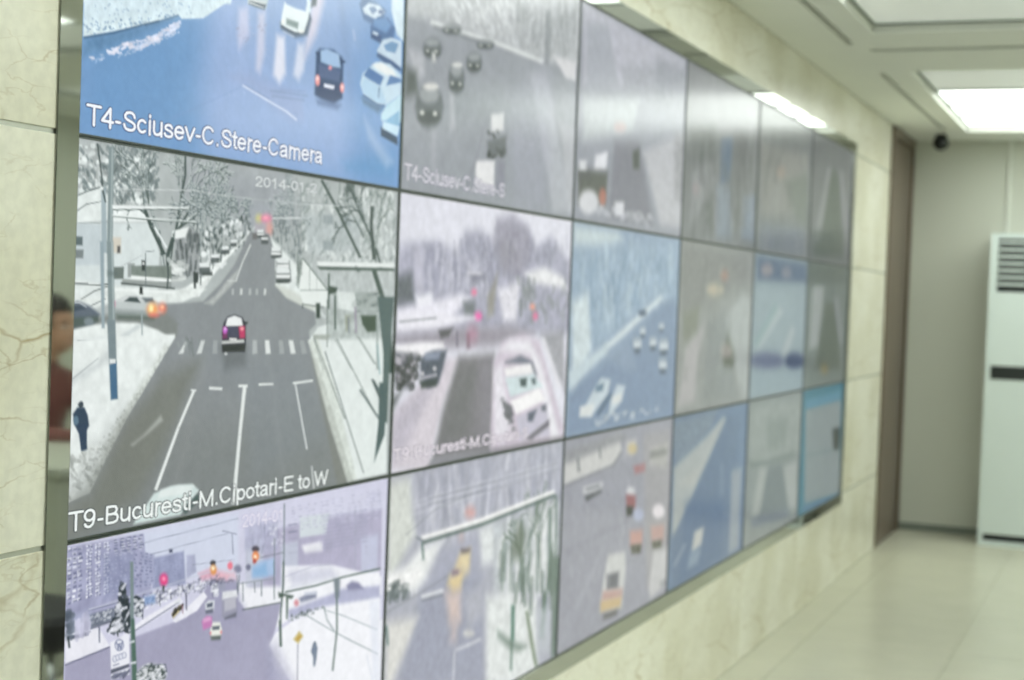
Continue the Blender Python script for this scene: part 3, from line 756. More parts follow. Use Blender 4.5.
  ["P",[84,100,94],[683,280,993,270,994,280,697,291],2],
  ["P",[110,122,120],[834,361,929,358,928,425,844,425],3,14,90],
  ["S",[170,180,178],[842,367,925,364,928,419,844,419],14,0.02,91,6,0,0.7,20],
  ["P",[62,80,66],[859,437,925,437,927,491,890,494,867,467],4],
  ["P",[66,84,78],[898,284,935,367,953,361,916,278],3],
  ["P",[66,84,78],[935,366,969,457,988,453,953,362],3],
  ["P",[66,84,78],[969,455,984,640,1005,641,988,455],3],
  ["P",[80,96,92],[827,276,842,292,850,287,835,271],3],
  ["P",[74,92,84],[726,301,730,415,736,415,733,301],2],
  ["P",[54,72,64],[728,341,765,346,759,363,732,369],3],
  ["P",[70,88,80],[752,369,757,483,764,483,759,369],2],
  ["P",[84,98,94],[725,386,731,540,734,540,728,386],1.5],
  ["P",[50,66,60],[685,398,701,398,703,446,688,446],2.5],
  ["P",[70,82,80],[637,403,714,413,714,411,638,401],1.5],
  ["P",[66,78,78],[636,399,637,416,640,416,639,399],1.5],
  ["P",[150,140,160],[833,408,840,496,847,496,840,408],2],
  ["P",[130,136,110],[796,437,817,437,815,490,802,489],5,0,60,0.6],
  ["P",[96,104,140],[807,443,813,496,818,495,812,443],2,0,60,0.6],
  ["P",[150,158,150],[679,499,744,500,732,517,680,513],3,12,60,0.8],
  ["P",[120,132,130],[682,516,721,613,723,613,684,515],1.5],
  ["P",[120,132,130],[761,518,830,619,832,618,763,517],1.5],
  ["P",[120,132,130],[847,508,923,607,926,605,849,507],1.5],
  ["P",[150,162,160],[925,449,933,625,940,625,933,449],3],
  ["S",[120,132,128],[614,247,632,257,623,345,614,334],20,0.01,92,3,90,0.8,20],
  ["P",[118,130,128],[681,507,808,784,812,783,684,506],1.5],
  ["P",[118,130,128],[767,515,938,786,941,785,770,513],1.5],
  ["P",[120,132,130],[854,510,947,628,949,627,856,509],1.5],
  ["P",[78,98,98],[926,372,998,371,988,586,987,815,960,812,964,726,960,567],3],
  ["P",[72,92,92],[920,664,956,715,962,712,926,661],2],
  ["P",[90,140,150],[930,536,946,640,951,640,935,536],3,0,60,0.7],
  ["P",[70,92,94],[947,671,985,674,978,857,937,949,949,817],3],
  ["P",[76,92,94],[912,658,952,734,962,732,921,656],2],
  ["P",[76,92,94],[863,691,949,801,956,798,871,688],2,0,60,0.8],
  ["P",[110,122,122],[723,555,892,979,896,978,727,554],1.2],
  ["P",[128,144,146],[70,9,82,7,86,278,73,279],2],
  ["P",[168,182,184],[77,13,80,279,83,279,80,12],2],
  ["P",[150,168,176],[55,113,66,112,73,279,61,280],2,0,60,0.85],
  ["P",[64,78,78],[42,6,55,91,58,91,46,5],1.5],
  ["P",[64,78,78],[55,91,57,122,61,121,58,91],1.5],
  ["P",[64,78,78],[57,122,65,152,68,151,61,121],1.5],
  ["P",[236,242,241],[82,156,274,139,274,144,83,167],2],
  ["P",[70,86,84],[83,169,274,146,274,144,83,167],1.2],
  ["P",[226,234,232],[83,185,159,184,159,179,83,180],2],
  ["P",[226,234,232],[159,184,297,181,297,176,159,179],2],
  ["P",[78,92,90],[83,187,159,186,159,184,83,185],1.2],
  ["P",[78,92,90],[159,186,297,182,297,180,159,184],1.2],
  ["P",[232,240,238],[61,116,60,119,59,121,57,122,55,121,54,120,53,117,53,114,55,112,57,111,58,112,60,113],2],
  ["P",[126,142,144],[72,250,87,249,102,558,86,557],2],
  ["P",[166,180,182],[82,249,97,558,100,558,86,249],2],
  ["P",[146,164,172],[56,251,65,250,73,472,66,472],2],
  ["P",[90,106,106],[75,338,100,337,99,324,75,325],4,0,60,0.5],
  ["P",[150,164,166],[159,427,162,491,165,491,163,427],1.5],
  ["P",[120,136,142],[78,451,97,451,109,657,92,657],2],
  ["P",[64,106,140],[87,567,103,559,108,655,93,657],2],
  ["P",[220,226,226],[86,551,101,552,101,563,87,564]],
  ["P",[44,66,88],[7,685,16,670,32,671,40,692,44,719,38,732,41,778,29,781,22,738,10,711],2],
  ["P",[52,66,78],[30,664,29,668,27,671,24,672,21,671,19,667,17,663,19,659,21,656,24,655,27,656,29,660],1.5],
  ["P",[90,120,140],[20,703,20,709,17,713,15,715,11,713,9,708,8,702,8,696,11,692,14,690,17,692,19,697],2],
  ["P",[40,62,88],[19,712,39,714,39,779,27,779],2],
  ["C","T9-Bucuresti-M.Cipotari-E to W",[3,979,750,992,48],[232,238,236],[70,78,78]],
  ["C","2014-01-2",[465,54,674,48,30],[206,212,212],[150,156,158]],
 ],
 (2, 0): [
  ["P",[206,206,228],[0,0,1000,0,1000,1000,0,1000],1,2,6],
  ["P",[160,158,186],[0,500,1000,500,1000,1000,0,1000],1,3,10],
  ["P",[232,233,242],[800,550,1000,500,1000,1000,880,1000,760,800],4,4],
  ["P",[214,216,230],[0,920,220,860,300,1000,0,1000],5,10,40],
  ["P",[206,212,232],[148,5,447,10,453,199,205,141],8],
  ["P",[158,160,192],[1,5,183,13,190,85,215,201,3,195],3,12,40],
  ["P",[150,156,190],[208,85,291,86,299,181,210,171],3,10,50],
  ["P",[172,176,204],[299,100,323,104,328,155,301,167],3,8],
  ["P",[160,164,196],[180,64,212,76,214,158,183,153],4,10],
  ["F",[240,242,248],[2,7,36,9,40,149,5,156],12,3,0.75,0.5,0.95,14,2],
  ["F",[78,84,118],[4,11,37,12,42,152,5,158],12,3,0.65,0.35,0.9,14,3],
  ["F",[242,244,250],[45,10,59,11,62,146,48,149],15,2,0.8,0.5,1,14,4],
  ["F",[70,78,112],[47,13,61,14,64,149,51,152],15,2,0.55,0.35,0.9,14,8],
  ["F",[242,244,250],[65,11,79,11,82,148,69,151],15,2,0.8,0.5,1,14,5],
  ["F",[70,78,112],[68,14,81,14,84,151,71,153],15,2,0.55,0.35,0.9,14,9],
  ["F",[242,244,250],[85,12,100,12,103,149,89,152],15,2,0.8,0.5,1,14,6],
  ["F",[70,78,112],[88,15,102,15,105,152,92,155],15,2,0.55,0.35,0.9,14,10],
  ["F",[72,80,112],[106,11,183,14,186,56,111,49],5,5,0.65,0.4,0.95,14,12],
  ["F",[232,234,244],[107,15,184,19,186,60,112,53],5,5,0.6,0.4,0.85,14,13],
  ["F",[104,110,146],[158,49,212,76,214,162,163,157],10,4,0.5,0.45,0.8,14,14],
  ["F",[212,216,236],[98,48,158,53,161,166,106,164],10,5,0.5,0.4,0.7,14,15],
  ["P",[126,134,170],[82,44,158,58,161,166,89,163],10,16,40,0.5],
  ["F",[128,134,168],[210,90,289,91,296,173,212,166],10,8,0.5,0.35,0.5,14,16],
  ["P",[64,70,96],[251,71,260,73,260,82,251,81],2],
  ["P",[130,138,160],[171,39,448,29,448,27,170,37],1.2,0,60,0.8],
  ["P",[130,138,160],[203,75,417,66,417,65,202,73],1.2,0,60,0.8],
  ["P",[130,138,160],[317,133,441,149,441,148,317,131],1.2,0,60,0.8],
  ["P",[120,126,150],[429,68,434,131,437,132,431,69],1.5],
  ["P",[120,126,150],[400,55,444,75,444,73,401,53],1.5],
  ["P",[160,158,186],[5,332,4,297,304,278,361,206,381,191,444,209,491,306,608,320,565,447,616,575,597,711,8,456],3,3,10],
  ["P",[232,232,242],[4,218,81,235,107,289,192,243,302,209,283,213,293,231,166,272,99,291,6,301],2.5,5],
  ["P",[86,90,116],[6,304,100,295,98,292,6,301],1.2],
  ["P",[86,90,116],[100,295,108,294,107,291,98,292],1.2],
  ["P",[120,124,150],[163,274,284,229,282,226,161,271],1.5],
  ["P",[232,232,242],[266,276,351,218,362,236,333,268,275,283],2,5],
  ["P",[236,237,244],[456,222,605,253,608,325,480,311,457,275],2.5,4],
  ["P",[90,100,104],[470,310,608,327,607,323,469,305],1.5],
  ["P",[150,150,182],[361,206,444,209,480,303,448,334,406,321],10,0,60,0.4],
  ["P",[172,168,196],[473,91,698,87,978,109,983,382,606,275,489,242],6,6,30],
  ["P",[190,194,212],[473,102,529,104,534,255,478,239],6,8],
  ["P",[206,214,222],[653,66,763,78,752,144,655,134],4],
  ["P",[220,220,230],[663,163,740,170,741,197,676,189],6],
  ["P",[196,204,220],[589,140,650,143,655,289,593,272],6,0,60,0.7],
  ["P",[196,202,226],[893,188,967,193,967,378,899,358],8,0,60,0.7],
  ["P",[150,152,182],[741,89,916,101,915,97,740,85],3,0,60,0.6],
  ["P",[150,152,182],[742,101,917,115,916,111,741,98],3,0,60,0.6],
  ["P",[150,152,182],[742,114,917,128,916,124,741,111],3,0,60,0.6],
  ["P",[150,152,182],[742,127,918,142,917,138,742,123],3,0,60,0.6],
  ["P",[150,152,182],[743,140,919,155,918,151,742,136],3,0,60,0.6],
  ["P",[150,152,182],[744,152,919,169,919,165,743,149],3,0,60,0.6],
  ["P",[150,152,182],[744,165,920,182,919,178,744,162],3,0,60,0.6],
  ["P",[150,152,182],[745,178,920,196,920,192,744,174],3,0,60,0.6],
  ["P",[150,152,182],[745,191,921,209,920,205,744,187],3,0,60,0.6],
  ["P",[150,152,182],[921,47,974,51,974,48,921,44],2,0,60,0.6],
  ["P",[150,152,182],[922,61,975,65,974,61,921,58],2,0,60,0.6],
  ["P",[150,152,182],[922,74,975,78,975,75,922,71],2,0,60,0.6],
  ["P",[150,152,182],[923,88,976,92,975,89,922,85],2,0,60,0.6],
  ["P",[150,152,182],[924,101,976,106,976,102,923,98],2,0,60,0.6],
  ["P",[150,152,182],[924,115,977,119,976,116,924,112],2,0,60,0.6],
  ["P",[150,152,182],[925,128,978,133,977,130,924,125],2,0,60,0.6],
  ["P",[120,124,150],[614,87,645,90,645,86,614,83],2,0,60,0.8],
  ["P",[120,124,150],[615,110,646,113,645,108,614,105],2,0,60,0.8],
  ["P",[120,124,150],[616,132,647,135,646,131,615,127],2,0,60,0.2],
  ["P",[120,124,150],[617,154,648,158,647,153,616,150],2,0,60,0.2],
  ["P",[120,124,150],[618,176,649,180,648,176,617,172],2,0,60,0.2],
  ["F",[206,206,226],[612,22,973,31,978,143,627,107],8,10,0.8,0.4,0.5,14,17],
  ["F",[146,148,178],[615,28,973,36,978,148,629,111],8,14,0.5,0.3,0.5,14,18],
  ["F",[170,168,194],[741,104,917,118,922,259,746,226],7,9,0.5,0.5,0.5,14,19],
  ["P",[176,178,206],[469,51,572,62,580,146,557,162,471,125],6,10,60,0.7],
  ["S",[140,144,172],[485,55,583,65,587,153,488,134],40,0.006,133,4,90,0.5,20],
  ["S",[226,228,238],[548,68,596,73,592,149,556,135],40,0.006,134,2,0,0.6,20],
  ["P",[164,190,226],[495,184,523,175,570,176,574,231,531,228,496,216],5],
  ["P",[130,176,220],[501,193,541,185,548,224,502,217],8,0,60,0.8],
  ["P",[240,240,246],[667,161,731,162,731,176,673,177],5,0,60,0.6],
  ["P",[70,64,80],[519,136,517,141,512,143,506,143,500,140,495,135,493,130,495,126,500,123,506,124,512,126,516,131],3],
  ["P",[236,130,70],[518,157,517,165,513,169,507,170,501,166,497,160,496,152,497,145,501,140,506,140,512,143,516,150],4],
  ["P",[255,230,200],[511,158,511,161,509,163,506,163,503,161,501,158,500,155,501,152,502,150,505,150,508,152,510,155],3],
  ["P",[180,60,50],[510,171,509,174,507,176,504,176,501,175,499,172,498,168,499,165,501,164,503,163,506,165,509,168],3],
  ["P",[236,110,140],[434,167,434,171,431,174,428,174,424,172,421,168,420,163,420,158,423,156,427,155,430,157,433,162],3],
  ["P",[255,190,190],[429,164,429,166,428,167,426,167,424,166,423,164,422,162,423,161,424,160,426,160,428,161,429,162],2],
  ["P",[226,170,190],[387,165,425,191,420,205,388,196],6,0,60,0.8],
  ["P",[90,100,112],[456,199,452,255,455,257,459,200],1.5],
  ["P",[100,110,124],[523,165,599,168,598,166,523,163],1.5],
  ["P",[110,112,140],[492,185,491,190,488,193,484,193,480,190,478,186,476,181,477,177,480,174,484,174,488,176,491,180],3],
  ["P",[110,112,140],[463,183,462,189,457,192,452,192,446,189,441,183,439,177,440,171,445,167,451,167,457,170,461,176],4,0,60,0.8],
  ["P",[232,233,242],[595,209,774,251,987,349,989,412,598,298],4,4],
  ["P",[176,178,200],[609,247,708,240,707,238,608,245],2],
  ["P",[176,178,200],[708,240,774,252,774,249,708,238],2],
  ["P",[96,114,112],[617,306,811,308,809,303,615,301],1.5],
  ["P",[96,114,112],[811,308,983,321,981,316,809,303],1.5],
  ["P",[108,122,130],[595,13,603,299,607,301,599,14],1.5],
  ["P",[112,126,134],[566,115,571,285,574,286,569,116],1.5],
  ["P",[160,164,186],[863,77,872,294,875,295,866,77],2,0,60,0.7],
  ["P",[238,239,246],[609,263,978,328,983,448,626,389,583,398],4,4],
  ["P",[174,176,206],[624,356,778,351,819,345,980,379,982,423,753,384,625,384],6,5],
  ["P",[128,134,160],[660,330,685,324,724,329,724,346,667,346],4,8],
  ["P",[200,206,222],[678,316,724,326,724,335,685,326],3],
  ["P",[216,140,150],[660,344,659,349,656,352,651,352,647,349,644,344,642,339,644,334,646,331,651,331,655,334,659,339],4],
  ["P",[130,130,165],[839,339,860,330,890,344,912,372,847,359],5],
  ["S",[60,76,76],[613,374,752,381,760,400,626,392],60,0.006,141,1.6,0,0.8,20],
  ["P",[238,239,246],[638,396,767,399,983,426,996,732,645,597,619,553,561,445,584,414],3,3],
  ["P",[196,196,214],[556,443,585,436,644,563,664,604,596,577,569,491],14,10,50,0.8],
  ["P",[160,160,190],[550,435,568,458,588,520,633,586,560,564],14,8,60,0.7],
  ["P",[84,104,100],[610,298,724,309,722,303,609,292],1.5],
  ["P",[84,104,100],[724,309,818,309,816,303,722,303],1.5],
  ["P",[84,104,100],[818,309,979,322,977,316,816,303],1.5],
  ["P",[230,233,240],[609,279,696,287,803,296,803,304,703,295,615,289],3],
  ["P",[84,104,100],[598,194,599,276,605,278,604,196],1.5],
  ["P",[84,104,100],[599,276,594,357,600,359,605,278],1.5],
  ["P",[84,104,100],[594,357,598,463,604,465,600,359],1.5],
  ["P",[96,114,116],[567,186,572,307,575,308,570,187],1.5],
  ["P",[64,84,76],[586,289,641,316,635,323,589,306],3],
  ["P",[240,240,244],[618,318,617,322,614,324,611,324,607,322,604,318,603,313,604,309,606,307,610,307,614,309,616,313],2],
  ["P",[96,116,106],[613,308,622,311,622,383,616,381],2],
  ["P",[84,104,98],[591,378,597,463,606,465,599,381],2],
  ["P",[90,110,108],[796,303,804,481,811,484,803,305],2],
  ["P",[90,110,108],[804,481,792,612,799,615,811,484],2],
  ["P",[110,122,134],[786,300,814,311,813,373,795,367],4,0,60,0.8],
  ["P",[110,130,134],[687,393,789,478,790,476,688,391],1.3],
  ["P",[110,130,134],[789,478,868,540,870,538,790,476],1.3],
  ["P",[110,130,134],[868,540,983,626,984,624,870,538],1.3],
  ["P",[130,148,154],[753,396,822,435,823,433,753,394],1.3],
  ["P",[130,148,154],[822,435,975,536,976,534,823,433],1.3],
  ["P",[120,136,142],[750,383,766,434,770,435,755,384],2,0,60,0.8],
  ["P",[120,136,142],[766,435,795,480,799,479,770,434],2,0,60,0.8],
  ["P",[206,190,128],[643,456,664,435,681,458,663,477],2],
  ["P",[196,160,70],[652,459,666,447,674,456,660,469],2],
  ["P",[150,150,168],[659,476,662,597,666,599,663,477],1.5],
  ["P",[112,126,150],[717,493,725,490,735,516,732,550,727,574,720,568,719,539,710,519],2],
  ["P",[104,118,140],[730,500,729,503,727,505,724,504,721,502,719,499,718,495,719,492,721,490,724,490,727,492,729,496],1.5],
  ["P",[196,204,222],[932,610,962,714,967,715,936,611],3,0,60,0.6],
  ["P",[214,220,236],[937,421,979,428,992,725,965,714],10,0,60,0.5],
  ["P",[110,120,130],[467,223,470,282,473,282,470,224],1.5],
  ["P",[110,120,130],[504,234,507,266,510,267,507,234],1.5],
  ["P",[110,120,130],[527,234,528,283,532,284,530,235],1.5],
  ["P",[110,120,130],[448,197,451,250,454,251,451,198],1.5],
  ["P",[140,148,160],[453,226,572,243,572,240,452,223],1.5],
  ["P",[170,172,200],[619,233,775,262,803,299,634,286],10,5,60,0.4],
  ["P",[150,150,172],[406,257,451,266,453,313,419,318,407,309],3],
  ["P",[210,212,220],[408,237,451,245,453,264,408,258],3,8],
  ["P",[176,178,194],[411,259,446,267,447,301,415,296],3],
  ["P",[104,106,124],[412,301,453,305,451,323,416,320],3],
  ["P",[150,150,172],[406,247,450,250,453,308,415,314,408,299],3],
  ["P",[222,224,230],[407,235,449,242,453,264,407,258],3,10],
  ["P",[182,182,196],[413,260,448,262,449,296,415,296],3],
  ["P",[150,152,176],[392,192,413,193,415,234,394,228],4,8],
  ["P",[214,218,226],[356,255,366,248,384,253,383,281,359,281],2.5],
  ["P",[84,92,112],[361,257,379,257,378,270,362,268],2],
  ["P",[100,104,126],[357,274,381,276,380,288,359,285],2],
  ["P",[196,120,182],[348,303,362,292,378,300,379,328,353,330],3],
  ["P",[220,160,205],[352,297,372,297,376,309,353,309],3],
  ["P",[232,234,226],[373,339,381,316,402,323,410,351,406,368,377,361],2.5],
  ["P",[94,104,116],[379,328,402,333,401,344,380,339],2],
  ["P",[90,100,100],[375,355,407,363,405,375,378,368],3],
  ["P",[220,120,130],[377,347,377,349,376,351,375,351,374,350,373,347,372,345,373,342,374,341,375,341,376,342,377,344],2],
  ["P",[220,120,130],[409,355,409,357,408,359,407,359,406,358,404,356,404,353,404,351,405,349,406,349,408,350,409,352],2],
  ["P",[110,112,136],[375,208,392,207,393,243,377,241],3,16,120],
  ["S",[226,228,236],[375,208,392,207,393,243,377,241],12,0.012,151,2,0,0.8,20],
  ["S",[96,100,122],[16,243,59,244,63,236,16,234],70,0.005,181,2,-12,0.5,20],
  ["S",[100,104,128],[188,183,290,184,389,176,390,207,290,208,189,212],60,0.006,182,3,85,0.6,20],
  ["S",[84,88,110],[183,172,290,189,374,167,443,211,355,222,290,203,189,217],130,0.006,152,2.5,-15,0.65,20],
  ["S",[232,234,242],[183,182,369,186,354,207,189,221],90,0.007,153,2.2,-15,0.7,20],
  ["P",[220,160,180],[333,161,368,155,389,171,384,188,344,184],5,0,60,0.8],
  ["P",[236,180,190],[384,170,442,185,448,208,390,192],8,0,60,0.6],
  ["P",[120,150,200],[188,186,217,187,218,211,191,208],4,16,90,0.8],
  ["P",[196,200,216],[56,179,123,177,123,174,55,177],1.5],
  ["P",[196,200,216],[123,177,206,173,205,171,123,174],1.5],
  ["P",[196,200,216],[206,173,368,167,368,164,205,171],1.5],
  ["P",[110,116,140],[56,183,123,181,123,180,55,182],1.2],
  ["P",[196,176,110],[263,254,286,237,294,246,268,268],3,26,120],
  ["S",[60,56,50],[263,249,291,238,291,248,266,260],16,0.01,154,2,-30,0.9,20],
  ["P",[216,220,226],[269,224,286,221,286,229,272,230],2],
  ["P",[80,84,104],[299,206,302,256,305,257,303,207],1.5],
  ["P",[150,110,130],[290,238,293,263,295,264,293,238],1.5],
  ["P",[80,84,100],[228,190,230,222,232,223,231,191],1.5],
  ["P",[90,94,110],[258,194,259,214,262,214,260,195],1.5],
  ["P",[80,84,100],[185,208,186,244,188,245,187,209],1.5],
  ["P",[236,60,130],[250,156,249,164,245,169,239,170,233,166,230,158,228,149,229,141,233,136,238,135,244,139,248,146],5],
  ["P",[255,150,190],[244,151,243,154,241,156,239,156,236,154,235,152,234,149,235,146,236,144,239,144,241,146,242,148],3],
  ["P",[60,70,70],[236,168,236,184,241,186,242,170],2],
  ["P",[60,60,70],[384,144,383,148,380,150,375,150,371,148,368,144,367,140,368,136,371,134,375,134,379,136,383,140],2],
  ["P",[226,150,80],[387,164,386,172,383,176,378,177,373,174,370,167,368,159,369,152,372,147,377,146,381,150,385,156],4],
  ["P",[255,236,200],[381,159,381,162,379,163,376,164,374,162,372,159,371,156,372,153,374,151,376,151,379,153,381,156],2.5],
  ["P",[236,120,140],[435,165,434,170,431,173,428,173,424,171,421,166,420,161,421,156,424,153,428,152,431,155,434,159],4],
  ["P",[110,118,136],[58,192,115,192,119,225,61,229],2.5,8],
  ["S",[206,210,220],[62,191,115,193,116,217,62,218],30,0.006,155,2,-12,0.7,20],
  ["P",[60,66,84],[61,230,120,228,119,225,60,228],1.5],
  ["P",[110,116,136],[79,228,81,272,84,273,83,229],1.5],
  ["P",[140,146,164],[134,126,149,188,163,265,113,253,123,180],6,16,60,0.5],
  ["S",[46,56,66],[134,126,149,188,163,269,114,257,123,180],170,0.01,160,2.4,20,0.85,20],
  ["S",[226,228,238],[134,126,149,188,163,269,114,257,123,180],34,0.008,165,2.2,-20,0.85,20],
  ["P",[140,146,164],[124,224,134,232,144,254,106,246,115,226],6,16,60,0.5],
  ["S",[46,56,66],[124,224,134,232,144,258,106,251,115,226],170,0.01,161,2.4,20,0.85,20],
  ["S",[226,228,238],[124,224,134,232,144,258,106,251,115,226],34,0.008,166,2.2,-20,0.85,20],
  ["S",[54,64,74],[165,172,188,193,185,239,167,229],50,0.009,170,2.4,20,0.8,20],
  ["S",[232,234,242],[165,172,188,193,185,239,167,229],24,0.009,171,2.2,0,0.8,20],
  ["P",[70,80,84],[124,256,125,271,128,271,127,257],1.5],
  ["P",[110,124,140],[5,173,20,182,20,239,7,239],6,14,60,0.7],
  ["S",[84,94,110],[5,160,20,182,20,239,6,235],30,0.014,172,2,0,0.7,20],
  ["P",[50,60,66],[9,232,12,261,16,262,13,233],2],
  ["P",[186,196,224],[18,182,60,186,61,231,23,232],10,0,60,0.4],
  ["S",[190,190,214],[26,198,58,203,58,235,27,233],20,0.016,173,2.5,90,0.7,20],
  ["P",[232,233,242],[108,281,154,275,158,356,112,353],2],
  ["P",[80,86,104],[112,355,156,355,156,363,112,365],1.5],
  ["P",[226,228,238],[112,367,157,365,158,384,113,383],1.5],
  ["S",[100,104,130],[116,371,155,370,155,381,116,381],14,0.008,174,3,-18,0.9,20],
  ["P",[116,124,158],[142,299,142,304,140,308,138,311,134,312,131,312,127,310,124,306,122,302,120,297,119,291,119,287,121,283,123,280,127,279,130,279,133,281,137,285,140,289,141,294],1.5],
  ["P",[226,228,240],[140,299,140,303,138,306,136,308,134,309,130,309,128,307,125,304,123,301,122,297,121,292,122,288,123,285,124,283,127,282,130,282,133,284,136,286,138,290,140,294],1.5],
  ["P",[116,124,158],[122,284,127,306,129,306,124,284],1.2],
  ["P",[116,124,158],[129,307,132,295,129,294,127,305],1.2],
  ["P",[116,124,158],[129,295,133,307,136,307,132,295],1.2],
  ["P",[116,124,158],[136,308,140,289,137,287,133,306],1.2],
  ["P",[116,124,158],[125,294,137,294,136,292,124,291],1.2],
  ["P",[140,146,176],[127,331,126,334,125,337,123,338,120,338,118,336,116,333,115,330,114,327,115,323,116,321,118,320,120,320,123,321,124,324,126,327],1.2,0,60,0.9],
  ["P",[228,230,240],[125,330,124,333,124,335,122,336,120,336,119,335,118,333,116,330,116,327,116,325,117,323,119,322,120,322,122,323,123,325,124,328],1.2,0,60,0.9],
  ["P",[140,146,176],[134,330,133,334,132,336,130,337,128,337,126,336,124,333,123,330,122,326,122,323,124,321,125,319,128,319,130,321,132,324,133,327],1.2,0,60,0.9],
  ["P",[228,230,240],[132,330,132,332,131,334,130,335,128,335,127,334,125,332,124,329,123,327,124,324,125,322,126,321,128,321,129,322,131,324,132,327],1.2,0,60,0.9],
  ["P",[140,146,176],[142,330,141,333,140,336,138,337,136,337,133,335,132,333,130,329,129,326,130,322,131,320,133,319,136,319,138,320,140,323,141,326],1.2,0,60,0.9],
  ["P",[228,230,240],[140,329,140,332,139,334,137,335,136,335,134,334,133,332,132,329,131,326,131,324,132,322,134,321,136,321,137,322,138,324,140,327],1.2,0,60,0.9],
  ["P",[140,146,176],[149,329,149,333,148,335,146,336,143,336,141,335,139,332,138,329,137,325,138,322,139,319,141,318,143,318,145,320,147,322,149,326],1.2,0,60,0.9],
  ["P",[228,230,240],[148,329,147,331,147,333,145,334,143,334,142,333,140,331,139,328,139,326,139,323,140,321,141,320,143,320,145,321,146,323,147,326],1.2,0,60,0.9],
  ["P",[130,134,160],[118,347,132,347,131,344,116,344],1.5],
  ["P",[120,138,140],[151,80,159,82,166,270,178,411,164,406,157,267],2],
  ["P",[72,104,92],[158,235,166,238,178,411,166,406],2.5],
  ["P",[214,220,228],[155,296,168,295,168,301,155,300],1.2],
  ["P",[214,220,228],[160,352,173,354,174,360,160,358],1.2],
  ["P",[176,180,190],[256,424,251,439,236,445,215,442,196,430,181,412,175,393,180,378,194,372,214,374,234,386,250,405],4,20],
  ["S",[56,70,70],[176,387,202,375,249,392,255,416,245,442,177,415],130,0.008,175,1.8,0,0.75,20],
  ["S",[238,240,246],[176,382,202,373,253,391,255,416,245,442,177,415],90,0.008,176,1.6,0,0.8,20],
  ["P",[80,92,100],[179,388,199,377,197,375,178,386],1.5],
  ["P",[80,92,100],[198,377,251,392,251,390,198,375],1.5],
  ["P",[80,92,100],[250,391,254,416,256,416,252,392],1.5],
  ["C","2014-01",[459,58,596,65,38],[222,220,232],[176,174,200]],
 ],
 (0, 1): [
  ["P",[146,151,160],[0,0,1000,0,1000,1000,0,1000],1,3,8],
  ["P",[176,180,184],[-9,120,1018,-292,1056,283,778,350,398,357,130,361,3,384],8,14,40],
  ["P",[150,156,160],[-9,120,703,-166,339,251,2,361],20,14,30,0.7],
  ["S",[140,146,150],[558,154,988,10,1005,267,588,342],90,0.02,201,5,90,0.5,20],
  ["S",[206,210,212],[173,282,558,154,566,308,258,350],60,0.02,202,3,20,0.5,20],
  ["P",[214,218,218],[112,384,432,361,438,345,117,369],4],
  ["P",[214,218,218],[431,361,751,358,760,340,438,345],4],
  ["P",[110,116,120],[129,396,397,381,401,371,132,387],4,0,60,0.6],
  ["P",[206,206,210],[819,304,987,287,988,374,916,378],5],
  ["P",[178,182,190],[675,425,780,398,1001,971,861,986],12,0,60,0.8],
  ["P",[188,190,196],[882,585,1001,590,1014,970,978,974],12,0,60,0.7],
  ["P",[128,134,140],[760,127,763,361,793,353,790,118],5,0,60,0.7],
  ["P",[196,198,204],[15,503,90,505,93,574,50,607],10,0,60,0.7],
  ["P",[90,98,96],[7,573,55,572,66,649,11,673],10],
  ["P",[96,104,108],[192,670,184,713,160,748,126,766,91,762,65,738,54,700,61,658,84,624,118,605,153,607,180,631],6],
  ["P",[150,156,160],[168,629,162,647,145,663,121,673,97,674,79,666,72,652,77,634,94,619,118,609,142,607,161,615],5],
  ["P",[64,72,74],[180,710,172,723,152,737,124,746,97,748,77,743,69,733,76,719,95,706,122,697,150,694,171,699],5],
  ["P",[220,222,214],[98,711,97,715,94,719,88,721,84,721,81,718,79,715,80,710,83,707,88,705,93,705,96,707],3],
  ["P",[220,222,214],[160,701,159,706,156,709,151,711,146,711,142,709,141,705,142,701,145,697,150,695,155,695,159,697],3],
  ["P",[96,104,108],[295,540,290,572,276,598,254,611,233,608,216,590,209,562,213,531,228,505,249,492,271,494,288,512],6],
  ["P",[150,156,160],[280,511,277,524,266,535,251,542,236,543,225,537,220,526,223,513,234,502,249,495,264,494,276,500],5],
  ["P",[64,72,74],[288,570,284,580,271,589,254,596,236,598,224,594,219,586,223,576,235,567,252,560,270,558,282,562],5],
  ["P",[220,222,214],[237,570,236,573,234,576,231,577,229,577,226,576,225,573,226,570,228,567,231,565,234,565,236,567],3],
  ["P",[220,222,214],[276,563,275,567,273,569,270,571,267,571,265,569,264,566,265,563,266,560,270,559,272,559,275,561],3],
  ["P",[96,104,108],[385,453,380,474,365,493,343,504,321,504,305,494,299,476,303,455,318,437,339,426,361,425,378,435],6],
  ["P",[150,156,160],[371,435,367,444,356,453,341,459,326,461,315,458,310,451,314,443,325,434,339,428,355,425,366,428],5],
  ["P",[64,72,74],[377,473,373,480,360,488,343,494,326,497,313,496,308,491,312,484,325,477,342,470,359,467,373,468],5],
  ["P",[220,222,214],[326,479,326,481,324,483,321,484,317,484,315,483,315,482,315,480,317,478,320,476,323,476,325,477],3],
  ["P",[220,222,214],[366,470,365,472,362,474,360,476,357,476,354,475,353,473,354,471,356,469,359,468,362,468,365,468],3],
  ["P",[96,104,108],[173,457,168,477,151,495,128,507,105,508,88,499,81,483,87,463,103,445,125,433,149,431,166,440],6],
  ["P",[150,156,160],[158,440,154,449,142,458,127,464,110,467,99,465,94,459,98,450,109,442,125,435,141,432,154,434],5],
  ["P",[64,72,74],[165,476,160,483,146,491,128,497,110,501,96,501,91,496,96,490,109,482,127,475,146,472,159,472],5],
  ["P",[220,222,214],[111,484,110,486,108,488,105,489,101,489,99,489,98,487,99,485,101,483,104,482,108,481,110,482],3],
